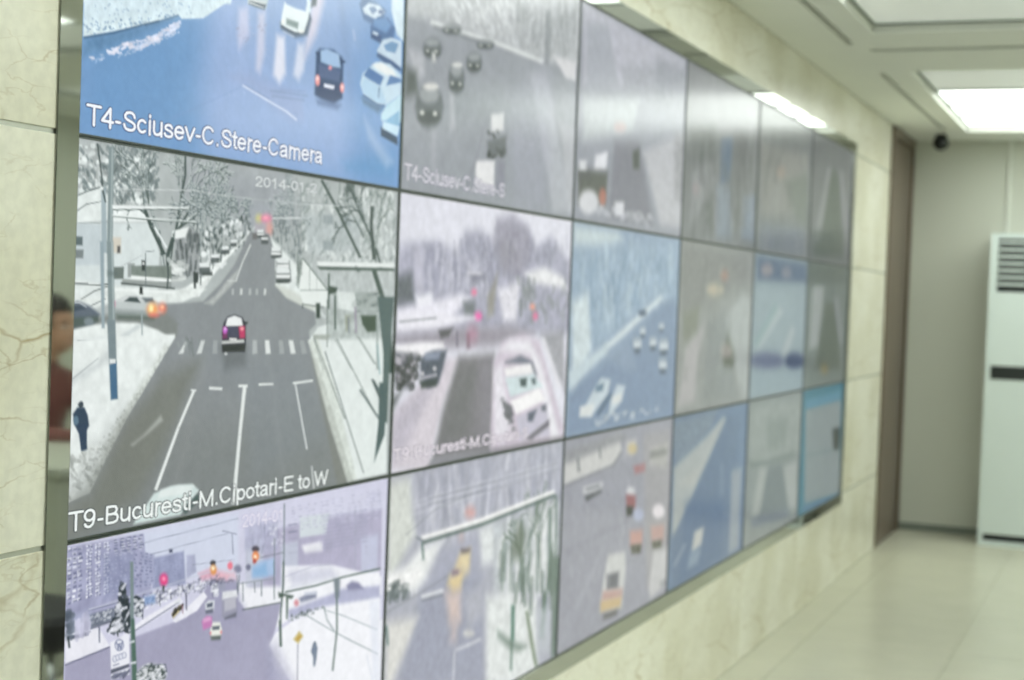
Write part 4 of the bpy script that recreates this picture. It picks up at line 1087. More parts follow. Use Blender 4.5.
  ["P",[220,222,214],[153,474,151,476,149,478,146,479,142,480,140,479,139,477,140,475,142,473,146,472,149,471,151,472],3],
  ["P",[96,104,108],[267,359,261,368,243,378,218,388,194,393,177,393,170,388,176,379,193,369,217,359,242,354,260,353],6],
  ["P",[150,156,160],[252,355,247,360,235,365,218,371,201,376,189,377,184,376,188,372,200,366,217,360,234,356,247,354],5],
  ["P",[64,72,74],[258,368,252,372,238,378,218,384,199,389,185,392,180,391,185,388,199,382,218,376,238,370,252,367],5],
  ["P",[220,222,214],[201,382,200,383,198,384,194,386,191,387,188,387,187,386,188,385,191,384,194,383,198,382,200,382],3],
  ["P",[220,222,214],[244,370,244,371,241,372,238,373,234,374,232,374,231,374,232,373,234,372,238,370,241,370,244,369],3],
  ["P",[96,104,108],[450,363,443,372,425,383,400,392,375,397,357,397,350,392,356,382,374,372,398,363,424,357,443,357],6],
  ["P",[150,156,160],[434,359,429,363,417,369,399,375,381,380,369,381,364,379,369,375,381,369,398,363,416,359,429,358],5],
  ["P",[64,72,74],[440,373,435,376,420,382,400,389,380,394,365,396,360,396,365,392,379,386,399,380,420,375,434,372],5],
  ["P",[220,222,214],[381,386,380,387,378,389,375,390,371,391,369,391,367,390,369,389,371,388,375,387,378,386,380,386],3],
  ["P",[220,222,214],[427,374,426,375,423,376,420,378,416,379,414,379,412,378,414,377,416,376,420,375,423,374,426,374],3],
  ["P",[214,214,210],[163,601,158,609,145,617,126,623,108,626,95,624,89,618,94,610,107,602,125,596,144,593,158,595],4],
  ["P",[206,208,206],[279,490,276,496,266,503,253,507,240,509,230,508,226,504,229,497,239,491,252,486,265,484,275,485],3],
  ["P",[200,200,206],[218,614,230,743,253,738,241,608],8,0,60,0.5],
  ["P",[196,198,204],[137,761,146,947,168,944,159,757],12,0,60,0.35],
  ["P",[206,208,206],[124,485,129,518,145,513,140,479],5],
  ["P",[104,110,114],[428,754,540,708,544,785,441,816],5],
  ["P",[216,216,218],[446,643,521,620,521,692,450,709],4],
  ["S",[60,66,66],[432,716,533,696,538,799,437,816],16,0.025,203,2,0,0.7,20],
  ["P",[222,222,224],[370,840,475,823,477,932,371,940],4],
  ["P",[126,126,140],[411,681,365,840,374,840,420,681],4,0,60,0.5],
  ["P",[126,126,140],[365,840,319,959,327,959,374,840],4,0,60,0.5],
  ["P",[170,172,186],[588,721,712,719,714,712,590,715],4,0,60,0.6],
  ["P",[124,124,142],[488,821,536,813,542,943,486,950],8,0,60,0.6],
  ["P",[160,162,180],[540,551,778,357,830,483,816,991,604,988],30,0,60,0.4],
  ["P",[156,170,168],[254,593,787,494,792,590,194,702],30,0,60,0.3],
  ["C","T4-Sciusev-C.Stere-S",[16,963,540,963,56],[206,206,212],[134,134,148]],
 ],
 (1, 1): [
  ["P",[216,216,228],[0,0,1000,0,1000,1000,0,1000],1,2,6],
  ["P",[160,160,180],[2,193,63,177,190,163,285,195,325,113,402,98,487,131,506,55,592,29,698,61,757,135,852,83,992,183,1014,519,2,502],12,14,30],
  ["P",[150,146,164],[487,131,506,47,591,21,699,70,731,163,657,272,555,260],16,14,50,0.8],
  ["P",[140,138,150],[500,147,597,122,653,195,554,243],20,0,60,0.6],
  ["P",[190,188,206],[73,202,116,195,123,340,79,341],8,0,60,0.8],
  ["P",[150,150,172],[120,176,190,167,198,338,138,347],8,10,60,0.7],
  ["P",[98,104,112],[-6,301,67,283,86,386,-2,402],10,8],
  ["S",[196,196,210],[83,209,451,142,461,330,99,356],80,0.03,211,3,90,0.35,20],
  ["S",[120,120,142],[200,170,987,99,999,285,208,338],80,0.025,212,3,80,0.35,20],
  ["P",[232,232,240],[90,363,168,354,177,429,103,430],8],
  ["P",[226,224,236],[8,416,315,350,371,364,266,445,11,488],8,8],
  ["P",[222,222,226],[682,253,817,220,952,259,986,313,739,295],8,10],
  ["P",[214,212,222],[522,328,658,289,642,462,565,461],10,16],
  ["S",[120,128,126],[632,282,985,295,995,463,668,462],40,0.03,213,2.5,80,0.5,20],
  ["P",[110,110,128],[355,269,446,265,448,297,367,301],8,0,60,0.7],
  ["P",[206,204,214],[344,272,423,270,423,262,344,264],4],
  ["P",[110,116,122],[327,381,394,380,397,436,341,437],8],
  ["P",[226,110,150],[402,343,400,349,395,354,388,356,380,355,374,350,372,344,374,337,379,332,386,330,394,332,399,336],5],
  ["P",[240,90,170],[436,438,433,446,426,452,415,454,405,452,397,446,394,438,396,430,403,424,414,422,424,424,432,430],6],
  ["P",[236,150,130],[761,397,760,403,753,407,745,409,737,407,731,403,729,397,730,391,736,386,744,384,752,386,758,390],5],
  ["P",[226,100,150],[783,437,781,445,775,451,767,453,759,451,752,445,750,437,752,429,757,423,765,421,774,423,780,429],6],
  ["P",[140,136,120],[463,362,518,261,502,428,468,444],8,0,60,0.7],
  ["P",[228,226,236],[9,430,265,429,398,445,205,491,11,495],8,6],
  ["P",[130,134,140],[19,461,193,447,193,443,19,457],3],
  ["P",[150,144,158],[-5,510,238,491,345,484,606,479,767,507,688,531,512,561,252,561,-3,538],10,4],
  ["P",[206,198,208],[7,988,-2,791,126,692,254,600,318,603,232,800,181,1016],8,6],
  ["P",[176,170,186],[-2,791,127,707,254,608,168,741,60,930,6,952],16,8,60,0.7],
  ["P",[104,108,112],[-8,733,41,708,-2,784],8],
  ["P",[118,116,122],[318,595,514,594,522,745,511,995,200,981,243,801],10,3],
  ["P",[104,106,108],[310,650,422,656,366,894,219,953,263,788],20,0,60,0.6],
  ["P",[134,130,142],[420,607,514,603,519,929,437,935],20,0,60,0.6],
  ["P",[196,184,200],[511,995,515,628,560,546,687,514,797,543,998,952,972,1023,586,1023],8,6],
  ["P",[228,226,234],[550,579,610,538,729,541,817,642,970,986,911,997,825,769,745,603],10],
  ["P",[222,218,228],[517,661,565,630,631,909,583,971,531,914],12,8],
  ["P",[116,116,124],[810,516,970,500,995,782,921,684],10,16,60,0.6],
  ["P",[224,222,230],[816,536,946,762,966,759,834,533],6],
  ["P",[104,110,128],[583,631,679,605,761,635,792,695,772,702,742,647],5],
  ["P",[232,230,232],[578,656,748,643,771,689,593,691],4],
  ["P",[200,216,220],[587,695,771,689,838,752,623,779],4],
  ["P",[62,80,84],[678,705,727,704,724,743,686,739],3],
  ["P",[80,96,104],[752,710,786,708,788,735,767,738],3],
  ["P",[238,236,238],[624,796,810,754,856,812,667,856],4],
  ["P",[190,186,204],[667,869,871,827,895,976,699,969],5],
  ["P",[84,92,110],[740,859,801,848,776,899,742,895],4],
  ["P",[84,88,104],[829,837,864,831,866,859,837,860],4],
  ["P",[100,96,108],[739,966,891,902,892,930,767,978],4],
  ["S",[90,92,100],[567,774,626,822,658,929,602,854],30,0.025,214,2,0,0.6,20],
  ["P",[236,234,238],[1,546,119,534,230,537,241,561,160,573,122,594,7,568],5,6],
  ["P",[92,94,104],[-2,567,111,579,104,638,69,703,13,691],6,24],
  ["S",[190,184,194],[7,582,112,586,87,697,22,692],30,0.025,215,2,0,0.6,20],
  ["S",[50,54,56],[7,582,121,587,107,706,22,699],30,0.025,216,2,0,0.7,20],
  ["P",[76,84,100],[122,594,180,570,252,569,235,638,217,691,167,706,125,669],5,10],
  ["P",[132,142,164],[145,576,221,572,212,602,142,603],4],
  ["P",[52,62,64],[121,677,211,675,207,702,132,707],4],
  ["P",[220,216,220],[142,652,141,655,139,658,135,659,131,657,127,655,126,651,127,647,130,644,133,644,138,645,141,648],3],
  ["P",[220,216,220],[202,636,200,640,198,642,194,643,190,642,186,639,185,635,186,631,189,629,193,628,197,629,200,632],3],
  ["P",[200,196,206],[125,666,204,655,205,663,125,673],3],
  ["P",[80,80,84],[207,494,280,484,260,515,219,522],5],
  ["P",[110,104,120],[298,500,300,555,310,555,307,500],4],
  ["P",[120,96,112],[356,508,358,564,374,565,371,509],5],
  ["P",[200,120,150],[414,509,411,526,401,537,388,541,374,537,363,525,359,509,362,493,371,481,384,477,398,481,409,493],14,0,60,0.5],
  ["P",[70,70,78],[171,1007,190,980,1000,989,1002,1027],6,0,60,0.5],
  ["C","T9-Bucuresti-M.Cipotari-S",[8,958,746,964,43],[226,220,226],[130,126,138]],
 ],
 (2, 1): [
  ["P",[166,168,182],[0,0,1000,0,1000,1000,0,1000],1,4,10],
  ["P",[206,210,204],[-9,16,102,13,131,229,24,366,5,346],12,8],
  ["P",[176,178,194],[102,13,973,45,988,291,454,269,153,264,118,151],20,10,40],
  ["S",[206,206,216],[122,16,943,59,955,247,171,238],70,0.05,221,6,85,0.3,20],
  ["S",[140,142,160],[122,16,943,59,955,247,171,238],70,0.05,222,6,85,0.3,20],
  ["P",[200,202,212],[108,113,469,101,467,96,105,109],3,0,60,0.6],
  ["P",[200,202,212],[469,101,977,95,974,89,468,96],3,0,60,0.6],
  ["P",[200,202,212],[108,133,470,123,468,117,106,128],3,0,60,0.6],
  ["P",[200,202,212],[470,123,978,107,975,101,468,117],3,0,60,0.6],
  ["P",[200,202,212],[109,159,472,151,470,146,108,154],3,0,60,0.6],
  ["P",[200,202,212],[472,151,979,123,976,117,470,146],3,0,60,0.6],
  ["P",[124,128,140],[186,112,591,112,590,110,185,110],2,0,60,0.7],
  ["P",[124,128,140],[591,112,977,98,975,95,590,110],2,0,60,0.7],
  ["P",[124,128,140],[187,135,593,143,592,141,186,133],2,0,60,0.7],
  ["P",[124,128,140],[593,143,978,126,977,123,592,141],2,0,60,0.7],
  ["P",[120,126,136],[84,227,230,159,227,157,82,224],2,0,60,0.6],
  ["P",[120,126,136],[229,159,471,133,469,130,228,157],2,0,60,0.6],
  ["P",[130,134,144],[602,122,657,192,661,192,605,121],2,0,60,0.6],
  ["P",[228,230,230],[23,351,88,339,154,295,277,285,200,430,142,451,8,420],10,8],
  ["P",[214,218,220],[455,286,550,282,584,451,487,443],12,10],
  ["P",[180,186,192],[550,282,987,282,1013,704,566,574],12,14,40],
  ["S",[228,230,230],[550,273,956,266,982,695,578,578],40,0.05,223,4,85,0.5,20],
  ["P",[96,116,110],[674,606,669,368,658,366,664,602],5,0,60,0.75],
  ["P",[96,116,110],[746,626,736,313,717,309,726,621],5,0,60,0.75],
  ["P",[96,116,110],[798,642,790,360,776,357,784,637],5,0,60,0.75],
  ["P",[96,116,110],[857,659,850,392,833,388,840,653],5,0,60,0.75],
  ["P",[96,116,110],[952,686,937,300,907,294,922,677],5,0,60,0.75],
  ["P",[96,116,110],[992,698,973,251,955,247,973,692],5,0,60,0.75],
  ["P",[96,116,110],[623,591,619,374,606,371,610,587],5,0,60,0.75],
  ["T",[92,112,100],[750,627,718,300],10,0.4,224,5,0,1],
  ["T",[104,120,112],[878,664,839,262],9,0.4,225,5,0,1],
  ["P",[84,98,84],[659,418,718,309,762,372,741,474,675,474],12,0,60,0.7],
  ["P",[162,164,184],[257,320,456,302,492,553,162,457],18],
  ["P",[226,150,140],[438,216,435,226,425,232,411,232,398,226,387,216,383,205,386,195,396,189,409,189,423,195,434,205],10,0,60,0.7],
  ["P",[214,194,150],[362,362,418,359,418,457,387,522,308,499,317,446],9],
  ["P",[90,80,90],[366,347,418,358,413,374,367,367],5],
  ["P",[140,100,120],[326,425,371,433,366,448,327,443],5],
  ["P",[224,208,168],[368,371,413,374,405,446,371,429],8,0,60,0.8],
  ["P",[226,180,170],[351,263,354,311,376,317,374,268],10,0,60,0.4],
  ["P",[236,236,236],[157,246,476,245,938,216,954,233,477,266,163,263],3],
  ["P",[84,104,100],[163,267,477,267,954,236,958,248,478,281,168,279],3],
  ["P",[70,100,96],[159,273,167,336,175,338,167,275],4],
  ["P",[100,110,116],[131,246,182,281,185,277,133,243],3],
  ["P",[150,153,174],[70,778,161,475,307,418,495,484,530,958],14,3],
  ["P",[224,222,214],[9,523,155,549,123,614,36,764,11,754],12,10,60,0.8],
  ["P",[236,236,236],[-7,347,68,361,155,364,175,397,88,427,5,423],8,12],
  ["S",[80,92,96],[3,383,96,396,99,464,14,445],24,0.03,226,2,0,0.6,20],
  ["P",[226,228,230],[172,483,279,490,275,479,168,473],4],
  ["P",[110,116,124],[171,495,279,505,277,501,170,492],3],
  ["P",[120,124,134],[0,489,162,463,159,460,-2,485],3,0,60,0.6],
  ["P",[120,124,134],[162,463,309,435,307,431,159,460],3,0,60,0.6],
  ["P",[216,194,146],[308,440,357,432,388,440,371,508,331,511,300,467],10],
  ["P",[226,196,180],[292,500,371,516,378,635,317,622],14,0,60,0.7],
  ["P",[220,190,176],[332,626,326,696,356,709,362,638],14,0,60,0.5],
  ["P",[130,110,130],[322,422,357,428,358,443,323,441],5],
  ["P",[216,220,220],[521,582,657,599,846,711,882,1096,541,962],14,12,30],
  ["P",[60,110,96],[680,668,685,820,707,828,702,675],5],
  ["P",[90,120,110],[684,820,686,948,700,953,698,825],5],
  ["P",[110,126,104],[774,723,821,893,842,898,794,727],5],
  ["P",[110,126,104],[822,893,853,995,874,1000,842,898],5],
  ["P",[84,106,96],[596,744,693,823,793,882,745,889,671,847,598,775],8,0,60,0.7],
  ["P",[84,110,100],[896,675,882,871,908,881,923,684],8],
  ["P",[90,110,100],[953,524,1001,536,1009,1000,968,994],6,0,60,0.8],
  ["P",[184,190,198],[860,732,954,760,953,963,873,935],12,0,60,0.7],
  ["P",[206,208,216],[360,749,426,754,422,745,356,741],4],
  ["P",[206,208,216],[427,754,500,753,495,744,421,745],4],
  ["P",[200,202,212],[347,748,346,886,354,889,355,751],4],
  ["P",[216,214,206],[459,713,455,718,443,719,428,716,412,709,400,700,396,692,399,686,410,685,426,689,442,696,454,705],6,0,60,0.8],
  ["P",[190,190,196],[393,544,496,514,503,652,421,685],14,0,60,0.5],
  ["P",[70,100,100],[4,535,13,603,21,606,12,537],4],
  ["S",[84,104,96],[558,439,954,541,965,730,600,605],24,0.04,227,5,88,0.6,20],
 ],
 (0, 2): [
  ["P",[150,154,172],[0,0,1000,0,1000,1000,0,1000],1,3,8],
  ["P",[186,186,204],[15,2,974,13,989,185,40,379],12,8],
  ["P",[160,166,182],[48,87,215,35,325,309,69,404],8,0,60,0.7],
  ["P",[140,144,162],[675,76,977,51,1000,320,659,337],16,12,40,0.8],
  ["P",[150,154,170],[350,217,678,112,694,329,394,396],16,12,60,0.6],
  ["P",[196,206,206],[42,426,521,332,467,504,56,633],14,10,60,0.6],
  ["P",[128,128,146],[314,585,536,544,707,959,279,966],14],
  ["P",[190,190,200],[573,591,1008,417,1012,949,779,952],14,8],
  ["P",[150,150,160],[890,440,1047,390,1044,847,918,783],14,20,60,0.7],
  ["P",[226,226,236],[157,681,257,646,248,733,148,756],5],
  ["P",[210,170,170],[411,497,404,511,384,524,356,532,329,535,308,530,300,520,306,506,326,494,353,485,381,482,402,487],8,0,60,0.7],
  ["P",[78,86,84],[474,609,539,579,546,686,487,695],6],
  ["P",[92,96,92],[24,768,264,747,260,900,35,927],10,10],
  ["P",[220,110,90],[257,867,255,889,246,906,231,914,216,910,204,895,199,874,202,852,211,835,225,827,240,831,252,845],6,0,60,0.8],
  ["P",[214,214,222],[195,900,186,931,158,956,119,968,81,964,51,946,39,918,48,888,74,864,112,851,152,853,183,871],7],
  ["P",[222,222,232],[334,883,413,873,418,943,339,951],5],
  ["P",[214,216,222],[30,726,89,717,87,766,33,774],4],
  ["P",[90,92,96],[25,783,121,769,123,801,27,815],6],
  ["S",[196,198,210],[188,926,703,903,707,959,190,959],26,0.03,231,3,0,0.5,20],
 ],
 (1, 2): [
  ["P",[130,158,196],[0,0,1000,0,1000,1000,0,1000],1,4,8],
  ["P",[206,224,228],[8,14,364,11,426,53,314,94,180,120,14,117],14],
  ["P",[140,172,206],[15,132,980,8,1009,368,697,373,603,408,319,568,34,620],20,14,30],
  ["S",[190,214,228],[15,132,946,46,863,335,204,488],70,0.04,241,4,88,0.4,20],
  ["S",[96,136,180],[55,173,952,117,861,317,204,488],60,0.035,242,4,88,0.4,20],
  ["P",[216,232,236],[18,368,141,320,185,595,45,800],14,16,30],
  ["P",[222,234,238],[292,583,635,407,827,318,829,344,460,539,267,629],7],
  ["P",[200,220,230],[20,783,14,693,319,568,322,616],8],
  ["P",[106,134,180],[21,798,436,604,831,371,970,332,1006,1005,21,991],12,3],
  ["P",[150,170,200],[323,632,523,573,594,710,473,719],14,0,60,0.4],
  ["P",[54,76,116],[587,408,666,398,669,432,606,438],4],
  ["P",[150,168,190],[551,546,626,544,632,585,557,586],5],
  ["P",[216,224,230],[556,569,628,568,634,602,559,603],5],
  ["P",[56,76,100],[559,606,627,605,623,628,573,630],5],
  ["P",[150,168,190],[711,544,783,543,789,580,717,582],5],
  ["P",[216,224,230],[716,566,784,565,790,596,718,597],5],
  ["P",[56,76,100],[719,600,784,599,780,621,732,622],5],
  ["P",[150,168,190],[814,556,905,554,913,601,821,603],5],
  ["P",[216,224,230],[820,583,908,582,915,621,823,622],5],
  ["P",[56,76,100],[823,626,907,625,901,652,840,654],5],
  ["P",[150,168,190],[816,665,900,665,907,708,823,708],5],
  ["P",[216,224,230],[822,690,902,690,908,726,825,725],5],
  ["P",[56,76,100],[825,729,901,730,896,754,841,754],5],
  ["P",[150,168,190],[612,491,666,489,670,518,617,519],5],
  ["P",[216,224,230],[616,507,667,506,671,530,618,531],5],
  ["P",[56,76,100],[618,533,667,532,663,548,628,550],5],
  ["P",[150,168,190],[805,470,855,468,859,494,809,495],5],
  ["P",[216,224,230],[809,485,856,483,860,504,810,506],5],
  ["P",[56,76,100],[810,508,856,506,853,521,820,523],5],
  ["P",[206,222,232],[199,812,275,740,360,753,336,823,207,921,115,911],5],
  ["P",[70,112,150],[237,776,305,765,293,804,231,807],4],
  ["P",[236,236,232],[112,866,229,861,207,921,108,914],4],
  ["P",[200,216,228],[366,858,419,781,494,795,469,867,345,951],5],
  ["P",[240,238,232],[380,843,466,825,455,873,383,883],4],
  ["P",[50,84,124],[272,924,377,831,352,820,248,913],4],
  ["S",[206,214,220],[233,924,841,934,844,970,236,971],30,0.025,243,3,0,0.6,20],
  ["P",[158,178,200],[0,0,1000,0,1000,1000,0,1000],1,0,60,0.22],  # pale haze painted over the whole picture
 ],
 (2, 2): [
  ["P",[156,156,174],[0,0,1000,0,1000,1000,0,1000],1,3,8],
  ["P",[206,204,204],[6,98,462,29,483,118,411,176,13,207],6],
  ["P",[150,150,160],[3,51,461,21,525,46,480,66,7,113],8,10],
  ["P",[110,116,126],[102,97,113,162,130,164,117,98],3],
  ["P",[110,116,126],[279,73,288,124,303,126,293,75],3],
  ["P",[130,130,142],[16,219,414,183,408,175,10,211],4],
  ["P",[130,130,142],[418,182,490,125,477,118,404,176],4],
  ["P",[220,214,206],[527,72,624,76,597,151,532,142],8,0,60,0.7],
  ["P",[220,190,110],[634,125,629,138,613,146,590,147,567,140,550,127,542,112,548,99,563,91,586,90,609,97,627,110],6,0,60,0.7],
  ["P",[170,164,166],[689,57,975,54,1008,937,788,913],12,0,60,0.6],
  ["P",[180,178,176],[764,139,962,128,955,278,771,231],8,16],
  ["P",[126,126,128],[765,157,946,164,949,202,769,203],5,0,60,0.7],
  ["P",[196,196,204],[159,241,327,246,323,279,244,289,161,282],4],
  ["P",[80,84,92],[176,292,315,285,316,297,191,320],5],
  ["P",[120,124,136],[190,267,302,266,296,256,184,257],3],
  ["P",[180,110,118],[602,214,718,214,721,260,621,258],6],
  ["P",[214,214,220],[625,350,620,362,606,368,587,368,567,361,552,349,546,336,550,325,564,318,583,318,603,325,618,337],5],
  ["P",[170,90,100],[541,352,639,374,638,442,552,425],6],
  ["P",[60,62,64],[545,414,617,429,621,474,555,469],5],
  ["P",[176,184,216],[726,496,720,512,701,522,674,521,646,510,626,493,617,473,623,456,642,447,668,448,696,458,717,476],6],
  ["P",[236,226,232],[949,523,941,542,918,552,885,551,851,538,826,518,816,496,823,477,846,467,878,468,912,480,938,500],6],
  ["P",[210,150,140],[594,556,721,576,721,658,600,637],8],
  ["P",[84,82,72],[606,634,717,653,711,700,620,683],5],
  ["P",[210,150,140],[805,576,951,599,950,684,818,662],8,0,60,0.8],
  ["P",[88,88,76],[822,667,931,680,924,725,836,707],5],
  ["P",[206,206,206],[397,631,553,652,569,744,542,947,342,902,362,757],7],
  ["P",[110,110,124],[390,730,506,745,503,831,395,808],5],
  ["P",[206,156,148],[365,808,544,843,541,894,354,855],6],
  ["P",[218,182,124],[345,853,538,884,532,935,348,908],5],
  ["P",[100,96,100],[374,929,510,941,497,968,375,955],6],
  ["P",[198,196,200],[844,724,993,742,1009,957,828,980,806,918],8],
  ["P",[130,132,146],[932,916,1006,918,1009,957,935,955],6,0,60,0.6],
  ["P",[140,140,160],[50,534,564,503,551,488,41,520],6,0,60,0.4],
  ["P",[184,184,200],[153,830,361,591,339,580,132,818],10,0,60,0.4],
  ["S",[200,198,206],[6,98,906,121,969,926,54,859],40,0.03,307,3,85,0.25,20],
 ],
 (0, 3): [
  ["P",[132,136,142],[0,0,1000,0,1000,1000,0,1000],1,6,8],
  ["P",[150,152,162],[-2,8,944,40,965,236,32,415],16],
  ["P",[112,118,122],[48,374,377,288,390,913,260,925],20,10],
  ["P",[96,122,158],[452,355,612,314,592,601,455,641],9],
  ["P",[140,154,176],[410,647,617,618,649,953,440,970],14],
  ["P",[132,148,176],[795,658,977,635,983,948,797,940],10],
  ["P",[168,168,178],[107,593,352,494,408,627,97,941],14,0,60,0.6],
  ["P",[108,110,118],[611,304,911,246,896,623,643,636],18,12,60,0.6],
  ["P",[196,150,160],[198,696,194,716,180,732,160,740,140,738,124,726,117,707,120,687,134,671,154,663,175,666,191,678],8,0,60,0.4],
  ["S",[170,172,182],[3,63,947,62,1010,945,76,943],50,0.06,301,4,88,0.28,20],
  ["S",[88,94,100],[32,415,968,279,1010,945,76,943],50,0.06,302,4,88,0.3,20],
 ],
 (1, 3): [
  ["P",[164,168,168],[0,0,1000,0,1000,1000,0,1000],1,3,8],
  ["P",[150,152,152],[30,29,935,32,959,270,588,315,62,422],20,8],
  ["P",[214,200,170],[564,267,551,287,509,302,454,308,398,305,356,292,340,274,353,255,392,241,447,234,504,237,547,249],12],
  ["P",[206,150,130],[623,175,616,192,598,206,571,212,543,208,522,197,514,180,519,162,538,149,565,143,592,146,614,158],10,0,60,0.8],
  ["P",[140,146,128],[62,422,260,372,241,552,77,597],16,0,60,0.8],
  ["P",[196,192,196],[43,960,111,614,340,471,255,717,241,946],14],
  ["P",[196,204,204],[601,454,831,292,965,325,985,976,897,968],16,0,60,0.8],
  ["P",[148,156,160],[346,955,376,471,596,402,812,961],20,0,60,0.7],
  ["P",[120,128,112],[563,680,649,542,763,670,750,759,609,752],12,0,60,0.8],
  ["P",[188,170,168],[720,659,712,682,684,698,644,702,604,695,574,677,561,654,570,631,597,616,635,611,676,618,707,636],10,0,60,0.8],
  ["P",[96,104,90],[604,699,787,707,750,759,629,753],10,0,60,0.6],
  ["S",[196,200,198],[2,78,939,68,985,976,75,963],30,0.05,305,4,88,0.25,20],
  ["S",[120,126,122],[2,78,939,68,985,976,75,963],30,0.05,306,4,88,0.25,20],
 ],
 (2, 3): [
  ["P",[110,140,184],[0,0,1000,0,1000,1000,0,1000],1,3,8],
  ["P",[130,152,180],[-14,29,547,10,469,121,44,293],10,12],
  ["P",[190,198,200],[26,290,429,156,641,60,689,85,404,349,41,716],8],
  ["P",[206,208,204],[90,393,360,323,599,96,289,447],8,0,60,0.6],
  ["P",[104,132,176],[688,65,881,85,863,400,773,972,65,999,40,697,330,454],10],
  ["P",[84,118,172],[176,521,691,601,681,991,140,1002],20,0,60,0.6],
  ["P",[176,184,194],[793,432,940,434,943,972,797,979],10,0,60,0.8],
  ["P",[216,218,214],[313,722,428,718,403,821,282,840],6],
  ["P",[190,204,220],[81,876,207,776,188,767,64,867],3,0,60,0.6],
  ["P",[150,176,206],[263,845,405,841,371,931,230,932],8,0,60,0.8],
  ["P",[150,170,200],[628,364,647,572,684,579,665,370],8,0,60,0.5],
 ],
 (0, 4): [
  ["P",[124,130,136],[0,0,1000,0,1000,1000,0,1000],1,5,8],
  ["P",[146,146,146],[22,269,900,209,884,672,73,759],16,6],
  ["P",[118,124,130],[-2,28,947,-5,929,153,20,247],14],
  ["P",[120,128,146],[78,804,895,773,920,976,97,984],12],
  ["P",[190,150,130],[476,402,467,427,437,449,395,462,351,462,319,450,305,428,314,403,343,382,385,369,428,368,462,380],10,0,60,0.5],
  ["P",[104,120,112],[459,477,915,335,967,766,679,694],16,0,60,0.6],
  ["S",[164,166,172],[4,94,917,52,956,974,97,984],36,0.06,303,4,88,0.28,20],
  ["S",[86,96,98],[18,225,929,153,956,974,97,984],36,0.06,304,4,88,0.28,20],
 ],
 (1, 4): [
  ["P",[150,172,186],[0,0,1000,0,1000,1000,0,1000],1,3,8],
  ["P",[96,120,156],[46,24,961,28,978,166,62,183],12,5],
  ["P",[190,170,170],[326,104,314,128,277,146,224,155,171,151,132,136,115,114,127,91,163,72,214,63,268,66,309,81],12,0,60,0.7],
  ["P",[176,168,176],[672,106,661,129,627,147,579,155,531,151,495,137,480,116,490,93,523,75,570,67,619,70,656,84],12,0,60,0.6],
  ["P",[184,198,204],[43,661,444,356,553,395,137,683],10,0,60,0.8],
  ["P",[130,172,176],[60,605,391,337,447,376,88,663],14,0,60,0.6],
  ["P",[196,204,208],[534,698,727,497,789,540,648,764],12,0,60,0.6],
  ["P",[100,112,160],[594,761,555,794,443,813,294,814,148,797,45,768,5,735,38,704,137,685,279,681,430,695,547,725],16,0,60,0.8],
  ["P",[56,76,130],[1002,780,979,813,908,835,811,839,715,824,643,797,615,762,636,730,701,709,796,703,895,716,971,744],14],
  ["P",[150,176,192],[58,812,998,845,1016,997,73,964],14,0,60,0.7],
 ],
 (2, 4): [
  ["P",[146,156,158],[0,0,1000,0,1000,1000,0,1000],1,4,8],
  ["P",[160,170,168],[29,35,988,73,967,471,69,432],14,12,24],
  ["P",[120,134,132],[314,174,735,172,695,384,394,390],18,0,60,0.5],
  ["P",[120,132,140],[216,836,348,498,647,521,816,890],14],
  ["P",[184,190,186],[131,796,234,480,377,503,269,825],10,0,60,0.8],
  ["P",[184,190,188],[682,551,941,542,985,925,816,890],10,0,60,0.8],
  ["P",[112,126,152],[133,819,816,890,821,940,140,887],10,0,60,0.7],
  ["P",[106,122,120],[40,406,343,452,897,449,904,511,72,465],8,0,60,0.5],
 ],
 (0, 5): [
  ["P",[112,116,122],[0,0,1000,0,1000,1000,0,1000],1,4,8],
  ["P",[84,96,92],[265,415,443,226,660,248,795,919,139,962],14],
  ["P",[164,164,172],[89,860,360,212,443,226,241,848],8,0,60,0.7],
  ["P",[150,150,160],[610,200,743,207,945,675,870,798],8,0,60,0.7],
  ["P",[78,90,88],[39,759,854,683,844,945,65,967],14,0,60,0.6],
 ],
 (1, 5): [
  ["P",[116,128,126],[0,0,1000,0,1000,1000,0,1000],1,4,8],
  ["P",[100,112,108],[18,3,902,-2,921,142,39,175],14],
  ["P",[174,180,182],[102,697,133,193,391,185,289,681],10,0,60,0.8],
  ["P",[92,104,96],[246,858,442,320,650,316,910,894],14],
  ["P",[156,160,168],[644,270,752,267,915,652,861,698],8,0,60,0.7],
  ["P",[150,130,80],[575,876,565,899,532,914,484,917,436,908,399,889,384,866,393,843,426,828,473,824,521,833,559,852],8,0,60,0.7],
 ],
 (2, 5): [
  ["P",[62,132,156],[0,0,1000,0,1000,1000,0,1000]],
  ["P",[146,160,164],[82,157,947,156,1006,988,144,918],4],
  ["P",[84,150,180],[73,81,918,69,929,154,82,157],4],
  ["P",[90,132,168],[124,927,999,1001,1005,1045,94,972],4],
  ["P",[120,144,150],[147,522,941,565,944,594,150,548],5,0,60,0.6],
  ["P",[52,62,66],[747,387,961,398,953,595,796,573],8],
 ],
}


